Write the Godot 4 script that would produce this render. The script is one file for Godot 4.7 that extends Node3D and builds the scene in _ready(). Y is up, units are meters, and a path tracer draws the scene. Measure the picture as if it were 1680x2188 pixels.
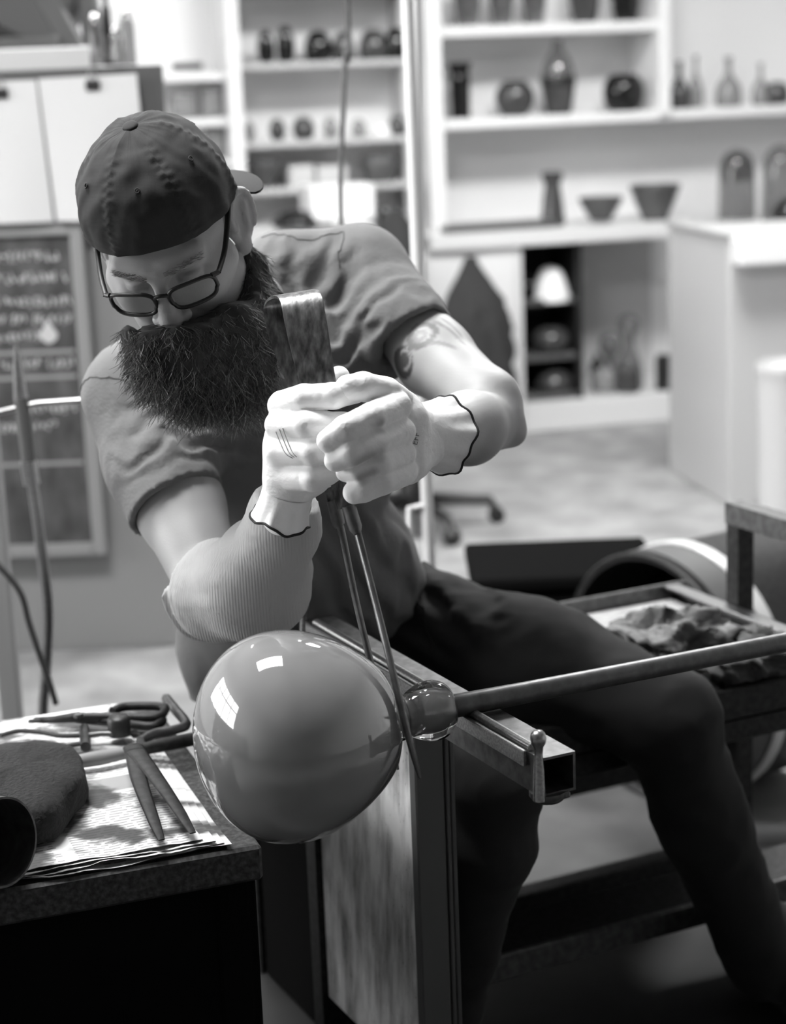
extends Node3D
# A glassblower at a bench shapes a glass vessel with jacks; workshop shelves stand behind.

var M := {}
var used := {}
var rng := RandomNumberGenerator.new()

func _ready() -> void:
	rng.seed = 7
	# camera
	var cam := Camera3D.new()
	cam.name = "camera"
	cam.fov = rad_to_deg(2.0 * atan(1094.0 / 4000.0))
	cam.near = 0.05
	cam.far = 60.0
	cam.transform = Transform3D(Basis(Vector3(0.9992629, -0.0374039, 0.0086354), Vector3(0.0383878, 0.9736519, -0.2247852), Vector3(-0.0000000, 0.2249511, 0.9743701)), Vector3(0, 1.4, 0))
	var at := CameraAttributesPhysical.new()
	at.frustum_focal_length = 12.0 * 4000.0 / 1094.0
	at.exposure_aperture = at.frustum_focal_length / 19.0
	at.frustum_focus_distance = 2.14
	cam.attributes = at
	add_child(cam)
	# sky and exposure
	var env := Environment.new()
	var sky := Sky.new()
	var sm := ProceduralSkyMaterial.new()
	sm.sky_top_color = Color(0.75, 0.75, 0.75)
	sm.sky_horizon_color = Color(0.9, 0.9, 0.9)
	sm.ground_bottom_color = Color(0.4, 0.4, 0.4)
	sm.ground_horizon_color = Color(0.7, 0.7, 0.7)
	sm.sky_energy_multiplier = 4.2
	sky.sky_material = sm
	env.background_mode = Environment.BG_SKY
	env.sky = sky
	env.tonemap_mode = Environment.TONE_MAPPER_LINEAR
	env.tonemap_exposure = 1.0
	env.sdfgi_enabled = true
	env.ssao_enabled = true
	env.ssil_enabled = true
	var we := WorldEnvironment.new()
	we.name = "world"
	we.environment = env
	add_child(we)
	make_materials()
	# lamps of the room: ceiling panels over the workshop
	ceiling_light(Vector3(-0.9, 3.0, -2.5), 1.2, 0.6, 11.0, "square ceiling light panel above the work bench")
	ceiling_light(Vector3(-1.2, 3.0, -5.3), 1.2, 0.6, 3.0, "ceiling light panel over the chalkboard corner")
	ceiling_light(Vector3(0.9, 3.0, -5.2), 1.2, 0.6, 14.0, "ceiling light panel over the open floor by the shelves")
	room()
	bench()
	work_table()
	glass_work()
	person()
	background()


# ---------- naming ----------
func numbered(n: String) -> String:
	if not used.has(n):
		used[n] = 0
		return n
	used[n] += 1
	return "%s_%03d" % [n, used[n]]

func thing(called: String, label: String, category: String, at := Vector3.ZERO, basis := Basis(), group := "") -> Node3D:
	var o := Node3D.new()
	o.name = numbered(called)
	add_child(o)
	o.transform = Transform3D(basis, at)
	tag(o, label, category, group)
	return o

func tag(o: Node, label: String, category: String, group := "") -> void:
	o.set_meta("label", label)
	o.set_meta("category", category)
	if group:
		o.set_meta("group", group)

func part(called: String, mesh: Mesh, m: Material, parent: Node, world := false) -> MeshInstance3D:
	var o := MeshInstance3D.new()
	o.name = called
	o.mesh = mesh
	o.material_override = null
	for s in mesh.get_surface_count():
		o.set_surface_override_material(s, m)
	parent.add_child(o, true)
	if world:
		o.transform = (parent as Node3D).global_transform.affine_inverse()
	return o

func solo(called: String, mesh: Mesh, m: Material, label: String, category: String, at := Vector3.ZERO, basis := Basis(), group := "") -> MeshInstance3D:
	var o := MeshInstance3D.new()
	o.name = numbered(called)
	o.mesh = mesh
	for s in mesh.get_surface_count():
		o.set_surface_override_material(s, m)
	add_child(o)
	o.transform = Transform3D(basis, at)
	tag(o, label, category, group)
	return o

func structure(called: String, mesh: Mesh, m: Material, at := Vector3.ZERO, basis := Basis()) -> MeshInstance3D:
	var o := MeshInstance3D.new()
	o.name = called
	o.mesh = mesh
	o.set_surface_override_material(0, m)
	add_child(o)
	o.transform = Transform3D(basis, at)
	o.set_meta("kind", "structure")
	return o


# ---------- mesh building ----------
class MB:
	var v := PackedVector3Array()
	var n := PackedVector3Array()
	var uv := PackedVector2Array()
	var col := PackedColorArray()
	var ix := PackedInt32Array()
	var tint := Color(1, 1, 1)

	func vert(p: Vector3, nn: Vector3, u := Vector2.ZERO) -> int:
		v.append(p)
		n.append(nn)
		uv.append(u)
		col.append(tint)
		return v.size() - 1

	func tri(a: int, b: int, c: int) -> void:
		ix.append(a)
		ix.append(b)
		ix.append(c)

	# a flat face; corners in order, facing the side that "out" points to
	func poly(ps: Array, out: Vector3) -> void:
		var nn: Vector3 = (ps[1] - ps[0]).cross(ps[2] - ps[0]).normalized()
		var flip := nn.dot(out) < 0.0
		if flip:
			nn = -nn
		var first := v.size()
		var side := nn.cross(Vector3.UP if absf(nn.y) < 0.9 else Vector3.RIGHT).normalized()
		var up := side.cross(nn)
		for p: Vector3 in ps:
			vert(p, nn, Vector2(p.dot(side), p.dot(up)))
		for i in range(1, ps.size() - 1):
			if flip:
				tri(first, first + i, first + i + 1)
			else:
				tri(first, first + i + 1, first + i)

	func box(c: Vector3, size: Vector3, bev := 0.002, b := Basis()) -> MB:
		var e := size * 0.5
		var w: float = minf(bev, minf(e.x, minf(e.y, e.z)) * 0.49)
		var at := func(s: Vector3, axis: int) -> Vector3:
			var p := Vector3(s.x * (e.x - w), s.y * (e.y - w), s.z * (e.z - w))
			p[axis] = s[axis] * e[axis]
			return c + b * p
		for axis in 3:
			var j := (axis + 1) % 3
			var k := (axis + 2) % 3
			for sg in [-1.0, 1.0]:
				var q := []
				for st in [[-1.0, -1.0], [1.0, -1.0], [1.0, 1.0], [-1.0, 1.0]]:
					var s := Vector3.ZERO
					s[axis] = sg
					s[j] = st[0]
					s[k] = st[1]
					q.append(at.call(s, axis))
				var o := Vector3.ZERO
				o[axis] = sg
				poly(q, b * o)
		if w > 0.0:
			for axis in 3:
				var j := (axis + 1) % 3
				var k := (axis + 2) % 3
				for sj in [-1.0, 1.0]:
					for sk in [-1.0, 1.0]:
						var s0 := Vector3.ZERO
						s0[axis] = -1.0
						s0[j] = sj
						s0[k] = sk
						var s1 := s0
						s1[axis] = 1.0
						var o := Vector3.ZERO
						o[j] = sj
						o[k] = sk
						poly([at.call(s0, j), at.call(s1, j), at.call(s1, k), at.call(s0, k)], b * o)
			for sx in [-1.0, 1.0]:
				for sy in [-1.0, 1.0]:
					for sz in [-1.0, 1.0]:
						var s := Vector3(sx, sy, sz)
						poly([at.call(s, 0), at.call(s, 1), at.call(s, 2)], b * s)
		return self

	# round bar along points; radii may be one number or one per point; flat squashes the section along "wide" x "thin"
	func tube(pts: Array, radii, seg := 10, caps := true, closed := false, squash := 1.0, up := Vector3.ZERO) -> MB:
		var count := pts.size()
		var first := v.size()
		var prev := Vector3.ZERO
		var rings := count + (1 if closed else 0)
		var run := 0.0
		for r in rings:
			var i := r % count
			var a: Vector3 = pts[(i - 1 + count) % count] if closed or i > 0 else pts[i]
			var c: Vector3 = pts[(i + 1) % count] if closed or i < count - 1 else pts[i]
			var t := (c - a).normalized()
			var s := up.cross(t) if up != Vector3.ZERO else prev - t * prev.dot(t)
			if s.length() < 1e-5:
				s = t.cross(Vector3.UP if absf(t.y) < 0.9 else Vector3.RIGHT)
			s = s.normalized()
			prev = s
			var w := t.cross(s)
			var rad: float = radii if not radii is Array else radii[i]
			if r > 0:
				run += (pts[i] as Vector3).distance_to(pts[(i - 1 + count) % count])
			for k in seg + 1:
				var g := TAU * k / seg
				var dir := s * cos(g) + w * sin(g) * squash
				var nn := (s * cos(g) + w * sin(g) / squash).normalized()
				vert((pts[i] as Vector3) + dir * rad, nn, Vector2(float(k) / seg, run))
		for r in rings - 1:
			for k in seg:
				var q := first + r * (seg + 1) + k
				tri(q, q + seg + 1, q + 1)
				tri(q + 1, q + seg + 1, q + seg + 2)
		if caps and not closed:
			for e in 2:
				var i := 0 if e == 0 else count - 1
				var t: Vector3 = ((pts[0] as Vector3) - pts[1] if e == 0 else (pts[count - 1] as Vector3) - pts[count - 2]).normalized()
				var mid := vert(pts[i], t)
				var ring := first + i * (seg + 1)
				for k in seg:
					var p := vert(v[ring + k], t)
					var q := vert(v[ring + k + 1], t)
					if e == 0:
						tri(mid, p, q)
					else:
						tri(mid, q, p)
		return self

	# profile of (radius, height) spun about the y axis of xf
	func lathe(xf: Transform3D, prof: Array, seg := 32) -> MB:
		var m := prof.size()
		for i in m - 1:
			var a: Vector2 = prof[i]
			var c: Vector2 = prof[i + 1]
			var d := (c - a).normalized()
			var na := Vector2(d.y, -d.x)
			var n0 := na
			var n1 := na
			if i > 0:
				var dp := (a - (prof[i - 1] as Vector2)).normalized()
				if dp.dot(d) > 0.6:
					n0 = (na + Vector2(dp.y, -dp.x)).normalized()
			if i < m - 2:
				var dn := ((prof[i + 2] as Vector2) - c).normalized()
				if dn.dot(d) > 0.6:
					n1 = (na + Vector2(dn.y, -dn.x)).normalized()
			var first := v.size()
			for k in seg + 1:
				var g := TAU * k / seg
				var e := Vector3(cos(g), 0, sin(g))
				vert(xf * (e * a.x + Vector3(0, a.y, 0)), (xf.basis * (e * n0.x + Vector3(0, n0.y, 0))).normalized(), Vector2(float(k) / seg, a.y))
				vert(xf * (e * c.x + Vector3(0, c.y, 0)), (xf.basis * (e * n1.x + Vector3(0, n1.y, 0))).normalized(), Vector2(float(k) / seg, c.y))
			for k in seg:
				var q := first + k * 2
				if a.x > 1e-6:
					tri(q, q + 2, q + 1)
				if c.x > 1e-6:
					tri(q + 1, q + 2, q + 3)
		return self

	# a grid of points [rows][cols] with smooth normals; wrap joins the last column to the first
	func sheet(rows: Array, wrap := false, flip := false, uvs := Vector2(1, 1)) -> MB:
		var nr := rows.size()
		var nc: int = rows[0].size()
		var first := v.size()
		for r in nr:
			for k in nc:
				var k0 := (k - 1 + nc) % nc if wrap else maxi(k - 1, 0)
				var k1 := (k + 1) % nc if wrap else mini(k + 1, nc - 1)
				var du: Vector3 = rows[r][k1] - rows[r][k0]
				var dv: Vector3 = rows[mini(r + 1, nr - 1)][k] - rows[maxi(r - 1, 0)][k]
				var nn := du.cross(dv).normalized()
				if nn == Vector3.ZERO:
					nn = Vector3.DOWN if flip else Vector3.UP
				vert(rows[r][k], -nn if flip else nn, Vector2(uvs.x * k / (nc - 1.0), uvs.y * r / (nr - 1.0)))
		for r in nr - 1:
			for k in (nc if wrap else nc - 1):
				var a := first + r * nc + k
				var b := first + r * nc + (k + 1) % nc
				var c := a + nc
				var d := b + nc
				if flip:
					tri(a, b, c)
					tri(b, d, c)
				else:
					tri(a, c, b)
					tri(b, c, d)
		return self

	func mesh() -> ArrayMesh:
		var a := []
		a.resize(Mesh.ARRAY_MAX)
		a[Mesh.ARRAY_VERTEX] = v
		a[Mesh.ARRAY_NORMAL] = n
		a[Mesh.ARRAY_TEX_UV] = uv
		a[Mesh.ARRAY_COLOR] = col
		a[Mesh.ARRAY_INDEX] = ix
		var out := ArrayMesh.new()
		out.add_surface_from_arrays(Mesh.PRIMITIVE_TRIANGLES, a)
		return out

func bx(c: Vector3, size: Vector3, bev := 0.002) -> ArrayMesh:
	return MB.new().box(c, size, bev).mesh()

func turned(pts: Array, seg := 32) -> ArrayMesh:
	return MB.new().lathe(Transform3D(), pts, seg).mesh()

# smooth curve through points
func curve(pts: Array, steps: int) -> Array:
	var out := []
	var m := pts.size()
	for i in m - 1:
		var p0: Vector3 = pts[maxi(i - 1, 0)]
		var p1: Vector3 = pts[i]
		var p2: Vector3 = pts[i + 1]
		var p3: Vector3 = pts[mini(i + 2, m - 1)]
		for s in steps:
			out.append(p1.cubic_interpolate(p2, p0, p3, float(s) / steps))
	out.append(pts[m - 1])
	return out

func curve2(pts: Array, steps: int) -> Array:
	var out := []
	var m := pts.size()
	for i in m - 1:
		var p1: Vector2 = pts[i]
		for s in steps:
			out.append(p1.cubic_interpolate(pts[i + 1], pts[maxi(i - 1, 0)], pts[mini(i + 2, m - 1)], float(s) / steps))
	out.append(pts[m - 1])
	return out


# ---------- distance field on a grid, meshed as surface nets ----------
class Field:
	var o: Vector3
	var h: float
	var nx: int
	var ny: int
	var nz: int
	var d := PackedFloat32Array()
	var v := PackedVector3Array()
	var nrm := PackedVector3Array()
	var col := PackedColorArray()
	var ix := PackedInt32Array()
	var xf := Transform3D()

	func _init(lo: Vector3, hi: Vector3, cell: float) -> void:
		o = lo
		h = cell
		nx = int(ceil((hi.x - lo.x) / cell)) + 1
		ny = int(ceil((hi.y - lo.y) / cell)) + 1
		nz = int(ceil((hi.z - lo.z) / cell)) + 1
		d.resize(nx * ny * nz)
		d.fill(1.0)

	func span(lo: Vector3, hi: Vector3) -> PackedInt32Array:
		return PackedInt32Array([maxi(0, int(floor((lo.x - o.x) / h))), mini(nx - 1, int(ceil((hi.x - o.x) / h))),
			maxi(0, int(floor((lo.y - o.y) / h))), mini(ny - 1, int(ceil((hi.y - o.y) / h))),
			maxi(0, int(floor((lo.z - o.z) / h))), mini(nz - 1, int(ceil((hi.z - o.z) / h)))])

	func cone(a: Vector3, b: Vector3, ra: float, rb: float, k := 0.01, sub := false) -> void:
		var m: float = maxf(ra, rb) + maxf(k, 3.0 * h)
		var s := span(a.min(b) - Vector3(m, m, m), a.max(b) + Vector3(m, m, m))
		var bxx := b.x - a.x
		var byy := b.y - a.y
		var bzz := b.z - a.z
		var inv: float = 1.0 / maxf(bxx * bxx + byy * byy + bzz * bzz, 1e-9)
		var rr := rb - ra
		var k4 := 0.25 / k
		for z in range(s[4], s[5] + 1):
			var pz := o.z + z * h - a.z
			for y in range(s[2], s[3] + 1):
				var py := o.y + y * h - a.y
				var row := (z * ny + y) * nx
				var yz := py * byy + pz * bzz
				for x in range(s[0], s[1] + 1):
					var px := o.x + x * h - a.x
					var t: float = clampf((px * bxx + yz) * inv, 0.0, 1.0)
					var qx := px - bxx * t
					var qy := py - byy * t
					var qz := pz - bzz * t
					var f: float = sqrt(qx * qx + qy * qy + qz * qz) - ra - rr * t
					var e: float = d[row + x]
					if sub:
						f = -f
						var q: float = k - absf(e - f)
						var g: float = e if e > f else f
						d[row + x] = g + q * q * k4 if q > 0.0 else g
					else:
						var q: float = k - absf(e - f)
						var g: float = e if e < f else f
						d[row + x] = g - q * q * k4 if q > 0.0 else g

	func chain(pts: Array, rs: Array, k := 0.01, sub := false) -> void:
		for i in pts.size() - 1:
			cone(pts[i], pts[i + 1], rs[i], rs[i + 1], k, sub)

	func ell(c: Vector3, r: Vector3, k := 0.01, b := Basis(), sub := false) -> void:
		var m: float = maxf(r.x, maxf(r.y, r.z)) + maxf(k, 3.0 * h)
		var s := span(c - Vector3(m, m, m), c + Vector3(m, m, m))
		var k4 := 0.25 / k
		var bt := b.transposed()
		for z in range(s[4], s[5] + 1):
			for y in range(s[2], s[3] + 1):
				var row := (z * ny + y) * nx
				for x in range(s[0], s[1] + 1):
					var p := bt * (Vector3(o.x + x * h, o.y + y * h, o.z + z * h) - c)
					var p1 := p / r
					var k0 := p1.length()
					var k1 := (p1 / r).length()
					var f: float = k0 * (k0 - 1.0) / maxf(k1, 1e-6)
					var e: float = d[row + x]
					if sub:
						f = -f
						var q: float = k - absf(e - f)
						var g: float = e if e > f else f
						d[row + x] = g + q * q * k4 if q > 0.0 else g
					else:
						var q: float = k - absf(e - f)
						var g: float = e if e < f else f
						d[row + x] = g - q * q * k4 if q > 0.0 else g

	# cut off what lies beyond the plane through p facing nn, within reach of p
	func cut(p: Vector3, nn: Vector3, reach: float) -> void:
		nn = nn.normalized()
		var s := span(p - Vector3(reach, reach, reach), p + Vector3(reach, reach, reach))
		for z in range(s[4], s[5] + 1):
			for y in range(s[2], s[3] + 1):
				var row := (z * ny + y) * nx
				for x in range(s[0], s[1] + 1):
					var q := Vector3(o.x + x * h, o.y + y * h, o.z + z * h) - p
					if q.length_squared() < reach * reach:
						d[row + x] = maxf(d[row + x], q.dot(nn))

	# push the surface in and out
	func displace(fn: Callable) -> void:
		var lim := h * 3.5
		for z in nz:
			for y in ny:
				var row := (z * ny + y) * nx
				for x in nx:
					var e: float = d[row + x]
					if e < lim and e > -lim:
						d[row + x] = e - fn.call(Vector3(o.x + x * h, o.y + y * h, o.z + z * h))

	func build(colors = null) -> void:
		var at := PackedInt32Array()
		at.resize(d.size())
		at.fill(-1)
		var lim := h * 2.5
		var sy := nx
		var sz := nx * ny
		var c := PackedFloat32Array()
		c.resize(8)
		for z in nz - 1:
			for y in ny - 1:
				var row := z * sz + y * sy
				for x in nx - 1:
					var i := row + x
					var e: float = d[i]
					if e > lim or e < -lim:
						continue
					c[0] = e
					c[1] = d[i + 1]
					c[2] = d[i + sy]
					c[3] = d[i + sy + 1]
					c[4] = d[i + sz]
					c[5] = d[i + sz + 1]
					c[6] = d[i + sz + sy]
					c[7] = d[i + sz + sy + 1]
					var neg := 0
					for q in 8:
						if c[q] < 0.0:
							neg += 1
					if neg == 0 or neg == 8:
						continue
					var sum := Vector3.ZERO
					var hits := 0
					for q in 8:
						for bit in 3:
							if q & (1 << bit):
								continue
							var q2 := q | (1 << bit)
							if (c[q] < 0.0) != (c[q2] < 0.0):
								var t: float = c[q] / (c[q] - c[q2])
								var p := Vector3(q & 1, (q >> 1) & 1, (q >> 2) & 1)
								p[bit] = t
								sum += p
								hits += 1
					at[i] = v.size()
					v.append(o + (Vector3(x, y, z) + sum / hits) * h)
		nrm.resize(v.size())
		nrm.fill(Vector3.ZERO)
		for z in range(1, nz - 1):
			for y in range(1, ny - 1):
				var row := z * sz + y * sy
				for x in range(1, nx - 1):
					var i := row + x
					if at[i] < 0:
						continue
					var neg := d[i] < 0.0
					if neg != (d[i + 1] < 0.0):
						quad(at[i - sy - sz], at[i - sz], at[i], at[i - sy], neg)
					if neg != (d[i + sy] < 0.0):
						quad(at[i - 1 - sz], at[i - 1], at[i], at[i - sz], neg)
					if neg != (d[i + sz] < 0.0):
						quad(at[i - 1 - sy], at[i - sy], at[i], at[i - 1], neg)
		for i in v.size():
			nrm[i] = nrm[i].normalized()
		if colors != null:
			col.resize(v.size())
			for i in v.size():
				col[i] = colors.call(v[i], nrm[i])
		d = PackedFloat32Array()
		if xf != Transform3D():
			for i in v.size():
				v[i] = xf * v[i]
				nrm[i] = xf.basis * nrm[i]

	func quad(a: int, b: int, c: int, e: int, outward: bool) -> void:
		if a < 0 or b < 0 or c < 0 or e < 0:
			return
		var nn := (v[c] - v[a]).cross(v[e] - v[b])
		if not outward:
			nn = -nn
		nrm[a] += nn
		nrm[b] += nn
		nrm[c] += nn
		nrm[e] += nn
		if outward:
			ix.append_array(PackedInt32Array([a, c, b, a, e, c]))
		else:
			ix.append_array(PackedInt32Array([a, b, c, a, c, e]))

	func mesh() -> ArrayMesh:
		return join([self])

	static func join(fs: Array) -> ArrayMesh:
		var a := []
		a.resize(Mesh.ARRAY_MAX)
		var vv := PackedVector3Array()
		var nn := PackedVector3Array()
		var cc := PackedColorArray()
		var ii := PackedInt32Array()
		for f: Field in fs:
			var base := vv.size()
			vv.append_array(f.v)
			nn.append_array(f.nrm)
			if f.col.is_empty():
				f.col.resize(f.v.size())
				f.col.fill(Color(1, 1, 1))
			cc.append_array(f.col)
			for i in f.ix:
				ii.append(i + base)
		a[Mesh.ARRAY_VERTEX] = vv
		a[Mesh.ARRAY_NORMAL] = nn
		a[Mesh.ARRAY_COLOR] = cc
		a[Mesh.ARRAY_INDEX] = ii
		var out := ArrayMesh.new()
		out.add_surface_from_arrays(Mesh.PRIMITIVE_TRIANGLES, a)
		return out


# ---------- materials ----------
func grey(l: float) -> Color:
	return Color(l, l, l).linear_to_srgb()

func mat(called: String, l: float, rough := 0.7, metal := 0.0) -> StandardMaterial3D:
	var m := StandardMaterial3D.new()
	m.resource_name = called
	m.albedo_color = grey(l)
	m.roughness = rough
	m.metallic = metal
	M[called] = m
	return m

func noise_tex(freq: float, lo: float, hi: float, seed_ := 1, size := 512, oct := 4, kind := FastNoiseLite.TYPE_SIMPLEX_SMOOTH) -> NoiseTexture2D:
	var f := FastNoiseLite.new()
	f.noise_type = kind
	f.seed = seed_
	f.frequency = freq
	f.fractal_octaves = oct
	var t := NoiseTexture2D.new()
	t.width = size
	t.height = size
	t.seamless = true
	t.noise = f
	var g := Gradient.new()
	g.set_color(0, grey(lo))
	g.set_color(1, grey(hi))
	t.color_ramp = g
	return t

func tri_map(m: StandardMaterial3D, scale: Vector3, world := false) -> void:
	m.uv1_triplanar = true
	m.uv1_world_triplanar = world
	m.uv1_scale = scale

# pattern of fine threads or ribs as a bump
func stripe_tex(across: int, along: int, size := 256) -> ImageTexture:
	var im := Image.create(size, size, false, Image.FORMAT_L8)
	for y in size:
		for x in size:
			var a := 0.5 + 0.5 * sin(TAU * across * x / size)
			var b := 0.5 + 0.5 * sin(TAU * along * y / size) if along > 0 else 1.0
			var l := a * 0.6 + b * 0.4
			im.set_pixel(x, y, Color(l, l, l))
	return ImageTexture.create_from_image(im)

func bump(m: StandardMaterial3D, t: Texture2D, cm: float) -> void:
	m.heightmap_enabled = true
	m.heightmap_texture = t
	m.heightmap_scale = cm

func make_materials() -> void:
	var fine := noise_tex(0.05, 0.0, 1.0, 3)
	var wall := mat("wall_paint", 0.8, 0.85)
	bump(wall, fine, 0.1)
	tri_map(wall, Vector3(0.7, 0.7, 0.7))
	mat("shelf_white", 0.76, 0.5)
	mat("counter_white", 0.66, 0.35)
	mat("ceiling_paint", 0.75, 0.9)
	var floor_m := mat("concrete", 1.0, 0.55)
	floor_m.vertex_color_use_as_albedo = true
	floor_m.albedo_texture = noise_tex(0.012, 0.17, 0.36, 11, 1024, 5)
	tri_map(floor_m, Vector3(0.35, 0.35, 0.35), true)
	var st := mat("bare_steel", 1.0, 0.42, 0.85)
	st.albedo_texture = noise_tex(0.02, 0.085, 0.19, 5)
	bump(st, fine, 0.012)
	tri_map(st, Vector3(5, 5, 5))
	var sb := mat("bright_steel", 1.0, 0.3, 0.95)
	sb.albedo_texture = noise_tex(0.05, 0.22, 0.5, 6)
	tri_map(sb, Vector3(9, 9, 9))
	var wst := mat("worn_strip", 1.0, 0.38, 0.8)
	wst.albedo_texture = noise_tex(0.02, 0.03, 0.34, 91, 512, 5)
	bump(wst, fine, 0.02)
	tri_map(wst, Vector3(9, 4, 9))
	var bs := mat("black_steel", 1.0, 0.5, 0.6)
	bs.albedo_texture = noise_tex(0.04, 0.012, 0.05, 9)
	tri_map(bs, Vector3(3, 3, 3))
	var ts := mat("table_steel", 1.0, 0.55, 0.5)
	ts.albedo_texture = noise_tex(0.05, 0.02, 0.12, 19)
	bump(ts, fine, 0.06)
	tri_map(ts, Vector3(4, 4, 4))
	var cb := mat("charcoal", 1.0, 0.95)
	cb.albedo_texture = noise_tex(0.04, 0.004, 0.022, 29)
	bump(cb, fine, 0.2)
	tri_map(cb, Vector3(5, 5, 5))
	mat("black_plastic", 0.012, 0.45)
	mat("soot", 0.006, 1.0).metallic_specular = 0.1
	mat("dark_paint", 0.085, 0.5)
	mat("grey_paint", 0.35, 0.6)
	mat("light_grey_paint", 0.5, 0.6)
	mat("grey_board", 0.24, 0.6)
	mat("dark_board", 0.07, 0.6)
	mat("mirror_ball", 0.9, 0.05, 1.0)
	mat("mid_grey", 0.2, 0.6)
	mat("white_plastic", 0.62, 0.3)
	mat("paper_grey", 0.6, 0.8)
	mat("pen_white", 0.5, 0.45)
	mat("paper_white", 0.85, 0.8)
	mat("dark_cloth", 0.03, 0.95)
	mat("grey_cloth", 0.09, 0.95)
	mat("dark_glass", 0.006, 0.06)
	mat("grey_glass", 0.05, 0.06)
	mat("pale_glass", 0.22, 0.06)
	mat("ceramic_dark", 0.08, 0.35)
	mat("rubber", 0.03, 0.7)
	var clear := mat("clear_glass", 0.9, 0.02)
	clear.transparency = BaseMaterial3D.TRANSPARENCY_ALPHA
	clear.albedo_color = Color(0.9, 0.9, 0.9, 0.12)
	var tinted := mat("tinted_glass", 0.3, 0.05)
	tinted.transparency = BaseMaterial3D.TRANSPARENCY_ALPHA
	tinted.albedo_color = Color(0.35, 0.35, 0.35, 0.55)
	var ply := mat("weathered_plywood", 1.0, 0.75)
	ply.albedo_texture = plywood_tex()
	ply.uv1_scale = Vector3(1, 1, 1)
	bump(ply, ply.albedo_texture, 0.05)
	var lea := mat("old_leather", 1.0, 0.6)
	lea.albedo_texture = noise_tex(0.02, 0.04, 0.22, 21)
	bump(lea, fine, 0.1)
	tri_map(lea, Vector3(4, 4, 4))
	var wd := mat("seat_wood", 1.0, 0.6)
	wd.albedo_texture = noise_tex(0.02, 0.22, 0.42, 31)
	tri_map(wd, Vector3(2, 2, 9))
	var news := mat("newsprint", 1.0, 0.85)
	news.albedo_texture = newsprint_tex()
	var edge := mat("paper_edge", 0.55, 0.9)
	edge.resource_name = "paper_edge"
	# the glass on the pipe
	var gb := mat("hot_glass", 0.26, 0.04)
	gb.clearcoat_enabled = true
	gb.clearcoat = 1.0
	gb.clearcoat_roughness = 0.02
	gb.albedo_texture = noise_tex(0.006, 0.75, 1.0, 41, 512, 2)
	tri_map(gb, Vector3(4, 4, 4))
	var solid := mat("solid_glass", 1.0, 0.02)
	solid.albedo_color = Color(1, 1, 1, 0.0)
	solid.refraction_enabled = true
	solid.refraction_scale = 0.05
	# people and cloth
	var skin := mat("skin", 0.34, 0.55)
	skin.vertex_color_use_as_albedo = true
	bump(skin, noise_tex(0.09, 0.0, 1.0, 51), 0.02)
	tri_map(skin, Vector3(9, 9, 9))
	var tee := mat("tshirt_cotton", 0.14, 0.95)
	bump(tee, fine, 0.06)
	tri_map(tee, Vector3(6, 6, 6))
	tee.rim_enabled = true
	tee.rim = 0.25
	mat("tshirt_seam", 0.10, 0.95)
	var den := mat("dark_denim", 0.012, 0.9)
	bump(den, stripe_tex(64, 64), 0.02)
	tri_map(den, Vector3(6, 6, 6))
	var capm := mat("cap_cotton", 0.022, 0.9)
	bump(capm, stripe_tex(80, 80), 0.015)
	tri_map(capm, Vector3(8, 8, 8))
	var glove := mat("glove_leather", 0.9, 0.7)
	bump(glove, noise_tex(0.03, 0.0, 1.0, 61), 0.1)
	tri_map(glove, Vector3(5, 5, 5))
	glove.vertex_color_use_as_albedo = true
	var gp := mat("glove_plain", 0.9, 0.75)
	bump(gp, noise_tex(0.03, 0.0, 1.0, 61), 0.06)
	tri_map(gp, Vector3(5, 5, 5))
	var knit := mat("sleeve_knit", 0.42, 0.95)
	bump(knit, stripe_tex(40, 0), 0.06)
	tri_map(knit, Vector3(7, 7, 7))
	mat("trim_black", 0.012, 0.8)
	var hair := mat("beard_hair", 1.0, 0.55)
	hair.vertex_color_use_as_albedo = true
	mat("beard_base", 0.03, 0.95)
	mat("spectacle_frame", 0.008, 0.45)
	var lens := mat("spectacle_lens", 0.9, 0.02)
	lens.transparency = BaseMaterial3D.TRANSPARENCY_ALPHA
	lens.albedo_color = Color(0.95, 0.95, 0.95, 0.06)
	var lamp := mat("lamp_glow", 0.9, 0.5)
	lamp.emission_enabled = true
	lamp.emission = Color(1, 1, 1)
	lamp.emission_energy_multiplier = 6.0

func plywood_tex() -> ImageTexture:
	var w := 512
	var h := 1024
	var im := Image.create(w, h, false, Image.FORMAT_RGB8)
	var f := FastNoiseLite.new()
	f.seed = 4
	f.frequency = 0.01
	f.fractal_octaves = 4
	var g := FastNoiseLite.new()
	g.seed = 8
	g.frequency = 0.03
	for y in h:
		for x in w:
			var n := f.get_noise_2d(x * 1.7 + y * 0.12, y * 0.30)
			var s := f.get_noise_2d(x * 0.5 + 900.0, y * 0.3)
			var l := 0.72 + 0.45 * n + 0.40 * s
			var sp := g.get_noise_2d(x * 4.0, y * 1.6)
			if sp > 0.42:
				l -= (sp - 0.42) * 1.6
			# darker towards the foot and the left side of the board
			l -= 0.10 * smoothstep(0.45, 1.0, float(y) / h) + 0.1 * smoothstep(0.6, 0.0, float(x) / w)
			l = clampf(l, 0.08, 0.92)
			im.set_pixel(x, y, grey(l))
	return ImageTexture.create_from_image(im)

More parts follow.
